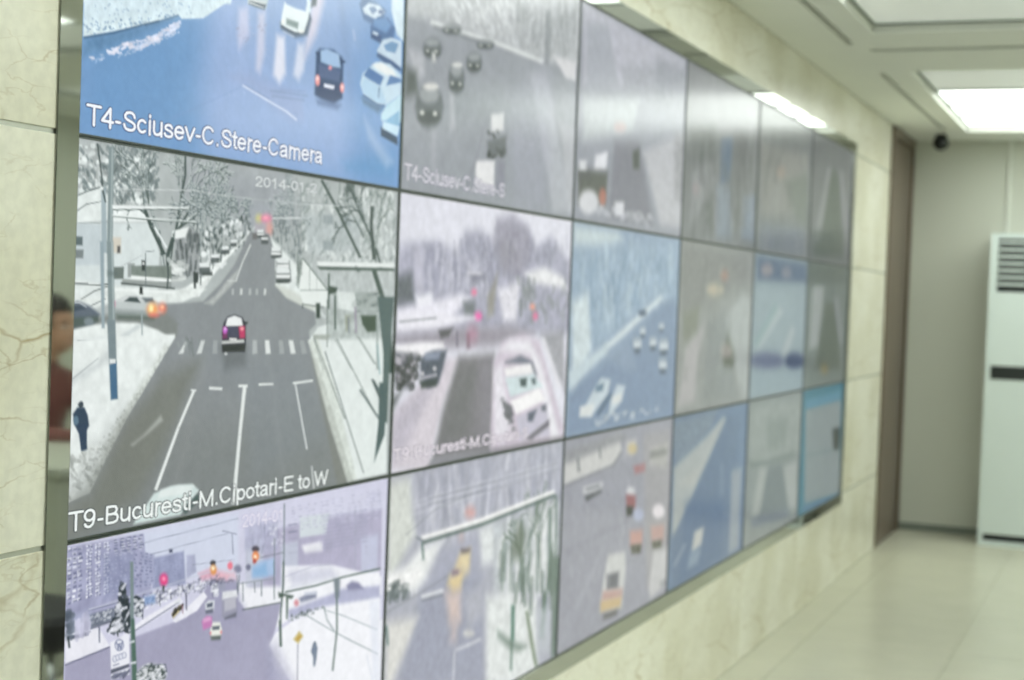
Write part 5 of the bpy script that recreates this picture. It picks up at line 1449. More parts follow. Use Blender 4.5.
_rng_cache = {}
def vnoise(h, w, cells, seed):
    key = (h, w, cells, seed)
    if key in _rng_cache:
        return _rng_cache[key]
    r = np.random.RandomState(seed)
    out = np.zeros((h, w), np.float32)
    amp, c = 0.6, cells
    for o in range(2):
        gh, gw = max(2, int(c)) + 2, max(2, int(c * 16 / 9)) + 2
        g = r.rand(gh, gw).astype(np.float32) * 2 - 1
        yy = np.linspace(0, gh - 1.001, h); xx = np.linspace(0, gw - 1.001, w)
        y0 = yy.astype(int); x0 = xx.astype(int)
        fy = (yy - y0)[:, None]; fx = (xx - x0)[None, :]
        a = g[y0][:, x0]; b = g[y0][:, x0 + 1]; cc = g[y0 + 1][:, x0]; d = g[y0 + 1][:, x0 + 1]
        out += amp * ((a * (1 - fx) + b * fx) * (1 - fy) + (cc * (1 - fx) + d * fx) * fy)
        amp *= 0.6; c *= 2.1
    _rng_cache[key] = out
    return out

class Canvas:
    def __init__(s, w, h):
        s.w, s.h = w, h
        s.a = np.full((h, w, 3), 0.5, np.float32)
        s.px = h - 1
    def _win(s, x0, x1, y0, y1, m):
        a = max(0, int(x0 - m)); b = min(s.w, int(x1 + m) + 2); c = max(0, int(y0 - m)); d = min(s.h, int(y1 + m) + 2)
        if a >= b or c >= d:
            return None
        return a, b, c, d
    def poly(s, pts, col, soft=1, noise=0, ns=60, alpha=1):
        P = np.array(pts, np.float32).reshape(-1, 2) / 1000.0 * [s.w - 1, s.h - 1]
        soft = max(1.3, soft * s.w / 480.0 * (1.0 if s.w > 400 else 1.7))
        win = s._win(P[:, 0].min(), P[:, 0].max(), P[:, 1].min(), P[:, 1].max(), soft)
        if not win:
            return
        a, b, c, d = win
        X, Y = np.meshgrid(np.arange(a, b, dtype=np.float32), np.arange(c, d, dtype=np.float32))
        inside = np.zeros(X.shape, bool); dist = np.full(X.shape, 1e9, np.float32)
        n = len(P)
        for i in range(n):
            x0, y0 = P[i]; x1, y1 = P[(i + 1) % n]
            dx, dy = x1 - x0, y1 - y0
            L2 = dx * dx + dy * dy + 1e-9
            t = np.clip(((X - x0) * dx + (Y - y0) * dy) / L2, 0, 1)
            dist = np.minimum(dist, (X - x0 - t * dx) ** 2 + (Y - y0 - t * dy) ** 2)
            if y0 != y1:
                cr = (y0 > Y) != (y1 > Y)
                inside ^= cr & (X < dx * (Y - y0) / dy + x0)
        sd = np.sqrt(dist) * np.where(inside, 1, -1)
        k = np.clip(0.5 + sd / soft, 0, 1)
        k = (k * k * (3 - 2 * k) * alpha)[..., None]
        colr = np.array(col, np.float32)[None, None]
        if noise:
            colr = colr + (noise / 255.0 * 1.6) * vnoise(s.h, s.w, ns, int(ns) + 7)[c:d, a:b, None]
        s.a[c:d, a:b] = s.a[c:d, a:b] * (1 - k) + colr * k
    def cap(s, x0, y0, x1, y1, r, col, alpha=1):
        win = s._win(min(x0, x1), max(x0, x1), min(y0, y1), max(y0, y1), r + 1)
        if not win:
            return
        a, b, c, d = win
        X, Y = np.meshgrid(np.arange(a, b, dtype=np.float32), np.arange(c, d, dtype=np.float32))
        dx, dy = x1 - x0, y1 - y0
        t = np.clip(((X - x0) * dx + (Y - y0) * dy) / (dx * dx + dy * dy + 1e-9), 0, 1)
        ds = np.sqrt((X - x0 - t * dx) ** 2 + (Y - y0 - t * dy) ** 2)
        k = (np.clip(r + 0.5 - ds, 0, min(1, r * 2)) * alpha)[..., None]
        s.a[c:d, a:b] = s.a[c:d, a:b] * (1 - k) + np.array(col, np.float32) * k
    def dabs(s, pts, col, n, size, seed, ar, ang, alpha, jit):
        P = np.array(pts, np.float32).reshape(-1, 2) / 1000.0 * [s.w - 1, s.h - 1]
        r = random.Random(seed)
        lo, hi = P.min(0), P.max(0)
        made = tries = 0
        m = len(P)
        while made < n and tries < n * 12:
            tries += 1
            x = r.uniform(lo[0], hi[0]); y = r.uniform(lo[1], hi[1])
            ins = False
            for i in range(m):
                x0, y0 = P[i]; x1, y1 = P[(i + 1) % m]
                if (y0 > y) != (y1 > y) and x < (x1 - x0) * (y - y0) / (y1 - y0) + x0:
                    ins = not ins
            if not ins:
                continue
            made += 1
            rad = size * s.h * 0.5 * r.uniform(0.5, 1.2)
            ln = rad * (ar - 1) * r.uniform(0.5, 1.4)
            th = math.radians(ang + r.gauss(0, 14))
            j = r.uniform(-jit, jit) / 255
            s.cap(x - math.cos(th) * ln, y - math.sin(th) * ln, x + math.cos(th) * ln, y + math.sin(th) * ln,
                  max(0.35, rad), [c + j for c in col], alpha * r.uniform(0.6, 1))
    def facade(s, pts, col, rows, cols, fw, fh, alpha, jit, seed):
        P = np.array(pts, np.float32).reshape(-1, 2)
        r = random.Random(seed)
        at = lambda u, v: (P[0] * (1 - u) + P[1] * u) * (1 - v) + (P[3] * (1 - u) + P[2] * u) * v
        for i in range(rows):
            for k in range(cols):
                if r.random() < 0.12:
                    continue
                u0 = (k + r.uniform(0, 1 - fw)) / cols; v0 = (i + r.uniform(0, 0.3)) / rows
                u1 = u0 + fw * r.uniform(0.6, 1.1) / cols; v1 = v0 + fh * r.uniform(0.8, 1.2) / rows
                j = r.uniform(-jit, jit) / 255
                s.poly(np.concatenate([at(u0, v0), at(u1, v0), at(u1, v1), at(u0, v1)]), [c + j for c in col], 1.2, 0, 60, alpha * r.uniform(0.6, 1))
    def tree(s, pts, col, w, spread, seed, depth, snow, alpha):
        P = np.array(pts, np.float32).reshape(-1, 2) / 1000.0 * [s.w - 1, s.h - 1]
        r = random.Random(seed)
        wid = w * 0.9 * s.w / 1000.0
        d = P[1] - P[0]
        Lt = math.hypot(*d)
        def grow(x, y, th, ln, wd, k):
            steps = 2
            for q in range(steps):
                x1 = x + math.cos(th) * ln / steps; y1 = y + math.sin(th) * ln / steps
                s.cap(x, y, x1, y1, max(0.4, wd / 2), col, alpha * (0.95 if wd > 0.7 else 0.7))
                if snow is not None and r.random() < 0.7:
                    o = max(0.5, wd * 0.55)
                    s.cap(x - o * 0.5, y - o, x1 - o * 0.5, y1 - o, max(0.35, wd * 0.3), snow, alpha * 0.8)
                x, y = x1, y1
                th += r.gauss(0, 0.12)
            if k <= 0:
                return
            for b in range(r.choice((2, 2, 3))):
                grow(x, y, th + r.uniform(-1, 1) * spread * 1.4, ln * r.uniform(0.62, 0.86), wd * 0.68, k - 1)
        grow(P[0][0], P[0][1], math.atan2(d[1], d[0]), Lt * 0.36, wid, depth)

def srgb(c):
    return [k / 255.0 for k in c]

OFF_AXIS_TONE = {0: (0.975, 0.08), 1: (0.98, 0.12), 2: (0.92, 0.32), 3: (0.80, 0.25), 4: (0.80, 0.25), 5: (0.80, 0.15)}  # right columns painted darker and greyer to imitate off-axis screen dimming
def paint(ops, w, h, column):
    cv = Canvas(w, h)
    for o in ops:
        c = srgb(o[1]) if o[0] != 'C' else None
        if o[0] == 'P':
            cv.poly(o[2], c, *o[3:])
        elif o[0] == 'S':
            cv.dabs(o[2], c, *o[3:])
        elif o[0] == 'F':
            cv.facade(o[2], c, *o[3:])
        elif o[0] == 'T':
            pts, wd, sp, sd, dp, sn, al = o[2:]
            cv.tree(pts, c, wd, sp, sd, dp, srgb(sn) if sn else None, al)
    gain, grey = OFF_AXIS_TONE[column]
    lum = cv.a.mean(-1, keepdims=True)
    cv.a = (cv.a * (1 - grey) + lum * grey * np.array([0.985, 1.01, 1.0], np.float32)) * gain
    cv.a *= 1 + (0.02 if column == 0 else 0.05) * vnoise(h, w, 34, 55)[..., None]
    cv.a += 0.014 * vnoise(h, w, h // 3, 99)[..., None]      # video grain
    return np.clip(cv.a, 0, 1)

# ------------------------------------------------------------------ display modules
def screen_mat(name, gloss):
    m = bpy.data.materials.new(name)
    m.use_nodes = True
    nt = m.node_tree
    b = nt.nodes['Principled BSDF']
    b.inputs['Base Color'].default_value = (0.012, 0.014, 0.014, 1)
    b.inputs['Roughness'].default_value = 0.17
    b.inputs['Specular IOR Level'].default_value = gloss
    at = nt.nodes.new('ShaderNodeAttribute')
    at.attribute_name = 'picture'
    nt.links.new(at.outputs['Color'], b.inputs['Emission Color'])
    b.inputs['Emission Strength'].default_value = SCREEN_GAIN
    return m
SCREEN_GAIN = 1.05
M_screen = screen_mat('screen_picture', 0.30)
M_bezel = mat('bezel', (0.055, 0.072, 0.066), 0.35, vary=0.05)  # black bezel greyed so its colour carries the lens haze
M_house = mat('display_housing', (0.04, 0.045, 0.045), 0.5, vary=0.05)
BZ = 0.0036
text_mats = {}
def text_mat(c):
    k = tuple(c)
    if k not in text_mats:
        text_mats[k] = mat('caption_colour', (0.01, 0.01, 0.01), 0.2, spec=0.3, emit=lin(k), estr=SCREEN_GAIN)
    return text_mats[k]

def arc(cx, cy, rx, ry, a0, a1, n=14):
    return [(cx + rx * math.cos(math.radians(a0 + (a1 - a0) * i / n)), cy + ry * math.sin(math.radians(a0 + (a1 - a0) * i / n))) for i in range(n + 1)]
# sans-serif letters as pen strokes, capital height 1: (advance, strokes)
PEN = {
 'T': (.853, [[(.43, 0), (.43, .94)], [(.03, .94), (.82, .94)]]),
 '4': (.776, [[(.55, 0), (.55, .95), (.06, .31), (.72, .29)]]),
 '-': (.50, [[(.13, .35), (.38, .35)]]),
 'S': (.93, [[(.79, .72), (.74, .86), (.60, .94), (.46, .945), (.28, .90), (.19, .78), (.21, .65), (.32, .57), (.48, .52), (.66, .46), (.79, .38), (.82, .25), (.75, .12), (.60, .06), (.45, .055), (.28, .09), (.17, .20), (.14, .31)]]),
 'C': (1.0, [arc(.5, .5, .40, .445, 38, 322, 18)]),
 'c': (.70, [arc(.36, .365, .27, .305, 45, 315)]),
 'e': (.776, [[(.09, .38), (.66, .38)] + arc(.375, .365, .285, .305, 4, 322, 16)]),
 'o': (.776, [arc(.39, .365, .29, .305, 0, 360, 18)]),
 's': (.70, [[(.56, .53), (.52, .62), (.40, .67), (.28, .665), (.15, .62), (.11, .52), (.15, .44), (.30, .39), (.45, .35), (.57, .29), (.59, .19), (.53, .09), (.38, .055), (.26, .06), (.12, .10), (.08, .20)]]),
 'i': (.31, [[(.155, 0), (.155, .72)], [(.155, .90), (.155, .99)]]),
 'u': (.776, [[(.12, .72), (.12, .25), (.17, .11), (.30, .055), (.46, .08), (.58, .18), (.63, .30)], [(.63, .72), (.63, 0)]]),
 'v': (.70, [[(.04, .72), (.35, .03), (.66, .72)]]),
 '.': (.39, [[(.19, .03), (.19, .09)]]),
 't': (.388, [[(.19, .92), (.19, .20), (.23, .09), (.36, .06)], [(.03, .67), (.36, .67)]]),
 'r': (.465, [[(.14, 0), (.14, .72)], [(.14, .42), (.20, .60), (.30, .66), (.43, .65)]]),
 'a': (.776, [[(.11, .52), (.17, .62), (.32, .67), (.48, .66), (.60, .58), (.61, .45), (.61, .15), (.66, 0)], [(.61, .42), (.40, .38), (.20, .33), (.10, .22), (.14, .10), (.27, .05), (.42, .07), (.55, .16), (.61, .28)]]),
 'm': (1.163, [[(.14, 0), (.14, .72)], [(.14, .45), (.22, .60), (.35, .665), (.48, .64), (.56, .52), (.56, 0)], [(.56, .45), (.64, .60), (.77, .665), (.92, .63), (1.0, .50), (1.0, 0)]]),
 '9': (.776, [arc(.37, .67, .28, .275, 0, 360, 18), [(.65, .67), (.64, .40), (.57, .17), (.42, .06), (.28, .06), (.15, .13), (.11, .22)]]),
 'B': (.93, [[(.15, .06), (.15, .94), (.50, .94), (.68, .90), (.75, .75), (.68, .58), (.52, .53), (.15, .53)], [(.52, .53), (.75, .48), (.83, .30), (.75, .12), (.55, .06), (.15, .06)]]),
 'M': (1.163, [[(.13, 0), (.13, .94), (.58, .05), (1.03, .94), (1.03, 0)]]),
 'p': (.776, [[(.14, -.28), (.14, .72)], arc(.41, .365, .27, .305, 0, 360, 18)]),
 'E': (.93, [[(.15, .06), (.15, .94)], [(.15, .94), (.85, .94)], [(.15, .52), (.80, .52)], [(.15, .06), (.87, .06)]]),
 'W': (1.318, [[(.05, 1), (.34, .05), (.66, .92), (.98, .05), (1.27, 1)]]),
 '2': (.776, [[(.10, .70), (.15, .86), (.30, .94), (.45, .94), (.60, .86), (.65, .70), (.58, .54), (.38, .34), (.16, .16), (.10, .06), (.68, .06)]]),
 '0': (.776, [arc(.385, .5, .285, .44, 0, 360, 18)]),
 '1': (.776, [[(.14, .72), (.30, .80), (.43, .96), (.43, 0)]]),
 ' ': (.388, []),
}
def text_mesh(body, half):
    V, F, x = [], [], 0.0
    for ch in body:
        adv, strokes = PEN[ch]
        for st in strokes:
            for (ax, ay), (bx, by) in zip(st, st[1:]):
                L = math.hypot(bx - ax, by - ay) or 1
                nx, ny = -(by - ay) / L * half, (bx - ax) / L * half
                k = len(V)
                V += [(x + ax + nx, ay + ny), (x + ax - nx, ay - ny), (x + bx - nx, by - ny), (x + bx + nx, by + ny)]
                F.append((k, k + 1, k + 2, k + 3))
            for i, (ax, ay) in enumerate(st):
                k = len(V)
                V += [(x + ax + half * math.cos(t * math.pi / 4), ay + half * math.sin(t * math.pi / 4)) for t in range(8)]
                F.append(tuple(range(k, k + 8)))
        x += adv
    return V, F, x

def caption(parent, op, x0, z0, sw, sh):
    body, (ua, va, ub, vb, cap), hc, ho = op[1:]
    _, _, length = text_mesh(body, 0.05)
    kx = (ub - ua) / 1000 * sw / length
    ky = cap / 1000 * sh
    slope = (-(vb - va) / 1000 * sh) / ((ub - ua) / 1000 * sw)
    V, F, MI = [], [], []
    for half, depth, mi in ((0.125, -0.0004, 1), (0.072, -0.0008, 0)):
        co, ps, _ = text_mesh(body, half)
        base = len(V)
        for c in co:
            dx = c[0] * kx
            V.append((x0 + ua / 1000 * sw + dx, depth, z0 - va / 1000 * sh + c[1] * ky + dx * slope))
        for p in ps:
            F.append(tuple(base + i for i in p)); MI.append(mi)
    me = bpy.data.meshes.new('caption')
    me.from_pydata(V, [], F)
    me.update()
    me.polygons.foreach_set('material_index', MI)
    return obj_me('caption', me, [text_mat(hc), text_mat(ho)], parent)

RES = {0: (512, 288), 1: (320, 180), 2: (208, 117), 3: (128, 72), 4: (112, 63), 5: (112, 63)}
LABELS = {
 (0, 0): 'wall display with a blue wet road and the caption T4-Sciusev-C.Stere-Camera',
 (1, 0): 'wall display with a snowy crossroads and the caption T9-Bucuresti-M.Cipotari-E to W',
 (2, 0): 'wall display with a lilac snowy junction, tower blocks and a pedestrian by a yellow sign',
 (0, 1): 'wall display with a grey road and cars, right of the blue T4 display',
 (1, 1): 'wall display with a white van on a snowy verge, right of the T9 crossroads',
 (2, 1): 'wall display with yellow cars and a snow-covered beam, below the white van picture',
 (0, 2): 'wall display with a pale violet street scene, top row above the light blue road',
 (1, 2): 'wall display with a light blue dual carriageway and white cars',
 (2, 2): 'wall display with a grey-violet street and an orange and white van',
 (0, 3): 'wall display with a dim grey street and a blue upright shape, top row',
 (1, 3): 'wall display with a beige-grey washed-out street, middle row',
 (2, 3): 'wall display with a deep blue diagonal road, bottom row',
 (0, 4): 'wall display with a dark grey street, top row next to last before the frame',
 (1, 4): 'wall display with a pale blue scene and a dark blue car, middle row',
 (2, 4): 'wall display with a pale grey-green washed-out road, bottom row',
 (0, 5): 'dark grey wall display in the top corner of the frame by the door',
 (1, 5): 'grey-green wall display with a narrow road, middle of the column by the door',
 (2, 5): 'wall display with a turquoise-bordered window, bottom corner by the door',
}
for c in range(NC):
    for r in range(NR):
        x0, z1 = c * W, TOP - r * H
        t = thing('video_display', LABELS[(r, c)], 'display', (x0 + W / 2, 0.08, z1 - H), 0, 'displays of the video wall')
        # local frame: x along the wall, y into the wall, z up from the module's lower edge
        g = 0.0006
        a = W / 2 - g
        bm = bmesh.new()
        bm_box(bm, -a, a, -0.072, 0.070, g, H - g, 0.002)
        obj('housing', bm, M_house, t)
        bm = bmesh.new()
        yb0, yb1 = -0.079, -0.0725
        bm_box(bm, -a, a, yb0, yb1, g, BZ); bm_box(bm, -a, a, yb0, yb1, H - BZ, H - g)
        bm_box(bm, -a, -a + BZ, yb0, yb1, BZ, H - BZ); bm_box(bm, a - BZ, a, yb0, yb1, BZ, H - BZ)
        obj('bezel', bm, M_bezel, t)
        w, h = RES[c]
        sw, sh = 2 * a - 2 * BZ, H - 2 * BZ
        img = paint(FEEDS[(r, c)], w, h, c)
        U, Vv = np.meshgrid(np.linspace(-sw / 2, sw / 2, w), np.linspace(H - BZ, BZ, h))
        co = np.stack([U, np.full_like(U, -0.0765), Vv], -1).reshape(-1, 3).astype(np.float32)
        idx = np.arange(w * h).reshape(h, w)
        q = np.stack([idx[:-1, :-1], idx[1:, :-1], idx[1:, 1:], idx[:-1, 1:]], -1).reshape(-1, 4)
        me = bpy.data.meshes.new('screen')
        me.vertices.add(w * h); me.vertices.foreach_set('co', co.ravel())
        me.loops.add(q.size); me.loops.foreach_set('vertex_index', q.ravel().astype(np.int32))
        me.polygons.add(len(q)); me.polygons.foreach_set('loop_start', np.arange(0, q.size, 4, dtype=np.int32))
        me.update(calc_edges=True)
        ca = me.color_attributes.new('picture', 'FLOAT_COLOR', 'POINT')
        li = np.where(img <= 0.04045, img / 12.92, ((img + 0.055) / 1.055) ** 2.4)
        ca.data.foreach_set('color', np.concatenate([li.reshape(-1, 3), np.ones((w * h, 1))], 1).astype(np.float32).ravel())
        so = obj_me('screen', me, M_screen, t)
        for op in FEEDS[(r, c)]:
            if op[0] == 'C':
                cp = caption(t, op, -sw / 2, H - BZ, sw, sh)
                cp.location = (0, -0.0766, 0)

# ------------------------------------------------------------------ polished steel frame round the displays
fr = thing('display_frame', 'polished steel frame around the whole video wall', 'frame', (NC * W / 2, 0, TOP - NR * H))
hw, y0, y1, e = NC * W / 2, -0.003, -0.0002, 0.0004
ht = NR * H
def rail(pts_outer):
    bm = bmesh.new()
    vs0 = [bm.verts.new((p[0], y0, p[1])) for p in pts_outer]
    vs1 = [bm.verts.new((p[0], y1, p[1])) for p in pts_outer]
    bm.faces.new(vs0); bm.faces.new(vs1[::-1])
    n = len(vs0)
    for i in range(n):
        bm.faces.new((vs0[i], vs1[i], vs1[(i + 1) % n], vs0[(i + 1) % n]))
    bmesh.ops.recalc_face_normals(bm, faces=bm.faces)
    bmesh.ops.bevel(bm, geom=list(bm.edges), offset=0.001, segments=2, affect='EDGES')
    obj('rail', bm, M_steel, fr)
fo = FRW
rail([(-hw - fo, -fo), (-hw - e, -e), (-hw - e, ht + e), (-hw - fo, ht + fo)])
rail([(hw + fo, ht + fo), (hw + e, ht + e), (hw + e, -e), (hw + fo, -fo)])
rail([(-hw - fo, ht + fo), (-hw - e, ht + e), (hw + e, ht + e), (hw + fo, ht + fo)])
rail([(hw + fo, -fo), (hw + e, -e), (-hw - e, -e), (-hw - fo, -fo)])

# ------------------------------------------------------------------ floor standing air conditioner
M_ac = mat('ac_white', (0.66, 0.74, 0.73), 0.35, vary=0.01)
M_acd = mat('ac_dark', (0.015, 0.02, 0.02), 0.5, vary=0.05)
M_acg = mat('ac_slat', (0.70, 0.78, 0.76), 0.4, vary=0.02)
ac = thing('air_conditioner', 'white floor-standing air conditioner against the end wall', 'air conditioner', (7.836, -0.525, 0))
AW, AD, AH = 0.54, 0.374, 1.851
bm = bmesh.new()
# front with a grille opening, side skins, back
gz0, gz1, gy0, gy1 = AH - 0.345, AH - 0.028, -AW + 0.042, -0.042
plate(bm, -AW, 0, 0.07, AH, [(gy0, gy1, gz0, gz1)], lambda a, b, c, d: bm_box(bm, 0, 0.03, a, b, c, d))
bm_box(bm, 0.03, AD, -AW, 0, 0.07, gz0); bm_box(bm, 0.08, AD, -AW, 0, gz0, AH)
bm_box(bm, 0.03, 0.08, -0.03, 0, gz0, AH); bm_box(bm, 0.03, 0.08, -AW, -AW + 0.03, gz0, AH); bm_box(bm, 0.03, 0.08, -AW + 0.03, -0.03, gz1, AH)
bmesh.ops.remove_doubles(bm, verts=bm.verts, dist=1e-5)
body = obj('body', bm, M_ac, ac)
gr = box('grille_recess', 0.066, 0.079, gy0 + 0.001, gy1 - 0.001, gz0 + 0.001, gz1 - 0.001, M_acd, ac)
ns = 7
for k in range(ns):
    zc = gz1 - (k + 0.62) * (gz1 - gz0 - 0.03) / ns
    bm = bmesh.new()
    bm_box(bm, -0.006, 0.006, gy0 + 0.002, gy1 - 0.002, -0.0065, 0.0065, 0.001)
    s = obj('slat', bm, M_acg, gr)
    s.location = (0.008, 0, zc)
box('control_strip', -0.004, 0.0, -AW + 0.03, -0.030, AH - 0.862, AH - 0.782, M_acd, ac, 0.0015)
box('plinth', 0.035, AD - 0.01, -AW + 0.02, -0.02, 0.028, 0.070, M_acd, ac)
box('foot_rail', 0.0, AD, -AW, 0, 0.0, 0.028, M_ac, ac, 0.002)
box('side_skirt', 0.0, AD, -0.026, 0, 0.028, 0.070, M_ac, ac)

# white pipe cover from the air conditioner up the end wall
bm = bmesh.new()
bm_box(bm, XF - 0.018, XF - 0.0005, -0.592, -0.574, AH + 0.002, CE - 0.002, 0.004)
tag(obj('pipe_cover', bm, mat('pipe_white', (0.80, 0.82, 0.76), 0.4, vary=0.02)), 'slim pale pipe cover running up the end wall above the air conditioner', 'pipe cover')

# black dome camera on the ceiling
M_dome = mat('dome_black', (0.006, 0.010, 0.010), 0.12, vary=0.02)
dx, dy = 7.851, -0.210
dc = thing('dome_camera', 'small black dome camera under the ceiling near the end wall', 'security camera', (dx, dy, CE))
bm = bmesh.new(); bm_cyl(bm, (0, 0, -0.022), (0, 0, -0.0005), 0.030, 0.034, 24)
obj('mount', bm, mat('dome_mount', (0.05, 0.06, 0.06), 0.4, vary=0.03), dc, True)
bm = bmesh.new(); bm_sphere(bm, (0, 0, -0.050), 0.048, (1, 1, 1), 24, 14)
obj('dome', bm, M_dome, dc, True)

# ------------------------------------------------------------------ operator across the room (seen mirrored in the steel frame)
M_desk = mat('desk_laminate', (0.50, 0.52, 0.44), 0.4, vary=0.03)
M_black = mat('black_fabric', (0.02, 0.02, 0.022), 0.7, vary=0.1)
M_chrome = mat('chrome', (0.6, 0.62, 0.62), 0.2, 1.0, vary=0.02)
dk = thing('desk', 'long pale desk facing the video wall', 'desk', (3.35, -2.35, 0))
box('desk_top', -0.8, 0.8, -0.32, 0.34, 0.70, 0.73, M_desk, dk, 0.003)
box('front_panel', -0.78, 0.78, 0.30, 0.32, 0.03, 0.70, M_desk, dk, 0.002)
box('side_panel', -0.78, -0.75, -0.30, 0.30, 0.0, 0.70, M_desk, dk, 0.002)
box('side_panel', 0.75, 0.78, -0.30, 0.30, 0.0, 0.70, M_desk, dk, 0.002)

st = thing('stool', 'low stool with a square black cushion on chrome legs', 'stool', (2.12, -1.72, 0))
bm = bmesh.new(); bm_box(bm, -0.17, 0.17, -0.17, 0.17, 0.26, 0.37, 0.02)
obj('cushion', bm, M_black, st)
for sx in (-1, 1):
    for sy in (-1, 1):
        bm = bmesh.new(); bm_cyl(bm, (sx * 0.15, sy * 0.15, 0), (sx * 0.13, sy * 0.13, 0.262), 0.011, seg=12)
        obj('leg', bm, M_chrome, st, True)

PX, PY = 3.47, -2.78
chb = thing('office_chair', 'black office chair under the seated person', 'chair', (PX, PY - 0.02, 0))
bm = bmesh.new(); bm_box(bm, -0.24, 0.24, -0.22, 0.24, 0.385, 0.445, 0.02); obj('seat', bm, M_black, chb)
bm = bmesh.new(); bm_box(bm, -0.22, 0.22, -0.29, -0.245, 0.50, 0.98, 0.015); obj('backrest', bm, M_black, chb)
bm = bmesh.new(); bm_box(bm, -0.03, 0.03, -0.285, -0.255, 0.42, 0.52); bm_box(bm, -0.03, 0.03, -0.285, -0.10, 0.372, 0.384); obj('back_bracket', bm, M_chrome, chb)
bm = bmesh.new(); bm_cyl(bm, (0, 0, 0.08), (0, 0, 0.386), 0.025); obj('column', bm, M_chrome, chb, True)
for k in range(5):
    an = 2 * math.pi * k / 5 + 0.3
    ex, ey = math.cos(an) * 0.28, math.sin(an) * 0.28
    bm = bmesh.new(); bm_cyl(bm, (0, 0, 0.095), (ex, ey, 0.07), 0.022, 0.014, 10)
    lg = obj('leg', bm, M_chrome, chb, True)
    bm = bmesh.new(); bm_cyl(bm, (ex - 0.012, ey, 0.027), (ex + 0.012, ey, 0.027), 0.026, seg=14)
    obj('caster', bm, M_black, lg, True)

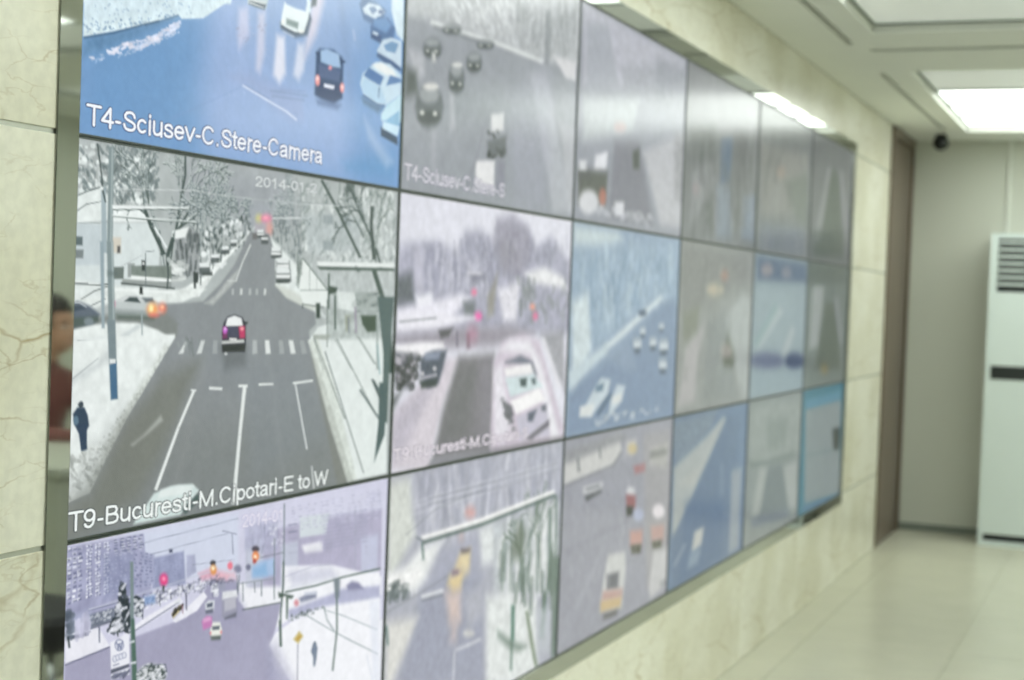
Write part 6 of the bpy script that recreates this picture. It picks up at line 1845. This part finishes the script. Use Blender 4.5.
def person():
    V, Ed, R = [], [], []
    def v(p, r, frm=None):
        V.append(p); R.append(r)
        if frm is not None:
            Ed.append((frm, len(V) - 1))
        return len(V) - 1
    pel = v((0, -0.08, 0.54), (0.15, 0.115))
    sp1 = v((0, -0.10, 0.68), (0.135, 0.105), pel)
    sp2 = v((0, -0.09, 0.82), (0.150, 0.110), sp1)
    sp3 = v((0, -0.07, 0.95), (0.150, 0.095), sp2)
    nb = v((0, -0.05, 1.035), (0.065, 0.060), sp3)
    nk = v((0, -0.035, 1.09), (0.052, 0.052), nb)
    hd = v((0, -0.02, 1.14), (0.06, 0.07), nk)
    for s in (-1, 1):
        sh = v((s * 0.165, -0.07, 0.965), (0.062, 0.062), sp3)
        el = v((s * 0.235, 0.06, 0.765), (0.046, 0.046), sh)
        wr = v((s * 0.14, 0.275, 0.765), (0.027, 0.024), el)
        pm = v((s * 0.125, 0.325, 0.764), (0.040, 0.016), wr)
        for i, (dx_, ln) in enumerate(((-0.030, 0.070), (-0.010, 0.080), (0.010, 0.076), (0.029, 0.060))):
            a = v((s * 0.122 + dx_, 0.365, 0.768), (0.0095, 0.0095), pm)
            b = v((s * 0.120 + dx_ * 1.1, 0.365 + ln * 0.5, 0.766), (0.0088, 0.0088), a)
            v((s * 0.120 + dx_ * 1.15, 0.365 + ln, 0.752), (0.0078, 0.0078), b)
        th = v((s * 0.095, 0.33, 0.762), (0.012, 0.012), pm)
        v((s * 0.062, 0.365, 0.755), (0.010, 0.010), th)
        hp = v((s * 0.095, -0.03, 0.525), (0.095, 0.085), pel)
        kn = v((s * 0.125, 0.37, 0.525), (0.062, 0.062), hp)
        an = v((s * 0.125, 0.34, 0.10), (0.040, 0.042), kn)
        hl = v((s * 0.125, 0.33, 0.045), (0.036, 0.040), an)
        v((s * 0.135, 0.50, 0.032), (0.040, 0.028), hl)
    me = bpy.data.meshes.new('person_skeleton')
    me.from_pydata(V, Ed, [])
    o = bpy.data.objects.new('person_skeleton', me)
    COL.objects.link(o)
    sm = o.modifiers.new('skin', 'SKIN')
    for i, sv in enumerate(me.skin_vertices[0].data):
        sv.radius = R[i]; sv.use_root = (i == 0)
    sub = o.modifiers.new('sub', 'SUBSURF'); sub.levels = 2
    dg = bpy.context.evaluated_depsgraph_get()
    bodym = bpy.data.meshes.new_from_object(o.evaluated_get(dg))
    bpy.data.objects.remove(o)
    bm = bmesh.new(); bm.from_mesh(bodym)
    # head: cranium, jaw, nose, ears
    bm_sphere(bm, (0, -0.015, 1.215), 0.1, (0.76, 0.96, 1.02), 28, 20)
    bm_sphere(bm, (0, 0.025, 1.155), 0.1, (0.58, 0.62, 0.72), 24, 16)
    bm_sphere(bm, (0, 0.088, 1.175), 0.016, (0.8, 1.0, 1.5), 12, 8)
    bm_sphere(bm, (0, 0.078, 1.132), 0.02, (1.2, 0.6, 0.5), 12, 8)
    for s in (-1, 1):
        bm_sphere(bm, (s * 0.078, -0.01, 1.185), 0.026, (0.35, 0.7, 1.15), 12, 8)
    tmp = bpy.data.meshes.new('tmp'); bm.to_mesh(tmp); bm.free()
    o = bpy.data.objects.new('tmp', tmp); COL.objects.link(o)
    rm = o.modifiers.new('rm', 'REMESH'); rm.mode = 'VOXEL'; rm.voxel_size = 0.007; rm.use_smooth_shade = True
    smo = o.modifiers.new('smo', 'SMOOTH'); smo.iterations = 3; smo.factor = 0.5
    dg = bpy.context.evaluated_depsgraph_get()
    fin = bpy.data.meshes.new_from_object(o.evaluated_get(dg))
    bpy.data.objects.remove(o)
    fin.materials.clear()
    mats = [mat('skin', (0.52, 0.30, 0.20), 0.5, vary=0.04), mat('jacket_dusty_red', (0.20, 0.075, 0.065), 0.8, vary=0.1),
            mat('trousers_dark', (0.03, 0.032, 0.04), 0.8, vary=0.1), mat('shoes_black', (0.012, 0.012, 0.012), 0.4, vary=0.05)]
    t = thing('person', 'seated person with short dark hair in a dusty red jacket at the desk', 'person', (PX, PY, -0.014))
    idx = []
    for p in fin.polygons:
        c = p.center
        hand = c.y > 0.26 and c.z > 0.7
        if c.z > 1.055 or hand: k = 0
        elif c.z > 0.62 or (c.z > 0.55 and c.y < -0.12): k = 1
        elif c.z > 0.085: k = 2
        else: k = 3
        idx.append(k)
    fin.polygons.foreach_set('material_index', idx)
    b = obj_me('body', fin, mats, t, True)
    # hair cap over the back, sides and top
    bm = bmesh.new()
    bm_sphere(bm, (0, -0.026, 1.225), 0.1, (0.84, 1.02, 1.04), 28, 20)
    kill = [f for f in bm.faces if (f.calc_center_median().y > 0.035 and f.calc_center_median().z < 1.262) or f.calc_center_median().z < 1.165
            or (f.calc_center_median().y > 0.0 and f.calc_center_median().z < 1.20)]
    bmesh.ops.delete(bm, geom=kill, context='FACES')
    hm = obj('hair', bm, mat('dark_hair', (0.012, 0.009, 0.008), 0.6, vary=0.2, vscale=120), t, True)
    sol = hm.modifiers.new('thick', 'SOLIDIFY'); sol.thickness = 0.012; sol.offset = -0.2
    for s in (-1, 1):
        bm = bmesh.new(); bm_sphere(bm, (s * 0.030, 0.072, 1.196), 0.011, (1.2, 0.6, 0.7), 12, 8)
        ey = obj('eye', bm, mat('eye_white', (0.7, 0.68, 0.64), 0.3, vary=0.02), t, True)
        bm = bmesh.new(); bm_sphere(bm, (s * 0.030, 0.0775, 1.196), 0.005, (1, 0.6, 1), 10, 6)
        obj('iris', bm, M_black, ey, True)
        bm = bmesh.new(); bm_sphere(bm, (s * 0.031, 0.072, 1.217), 0.016, (1.2, 0.5, 0.28), 12, 6)
        obj('eyebrow', bm, M_black, t, True)
    bm = bmesh.new(); bm_sphere(bm, (0, 0.0855, 1.130), 0.018, (1.3, 0.5, 0.35), 12, 6)
    obj('lips', bm, mat('lips', (0.40, 0.16, 0.13), 0.45, vary=0.05), t, True)
person()
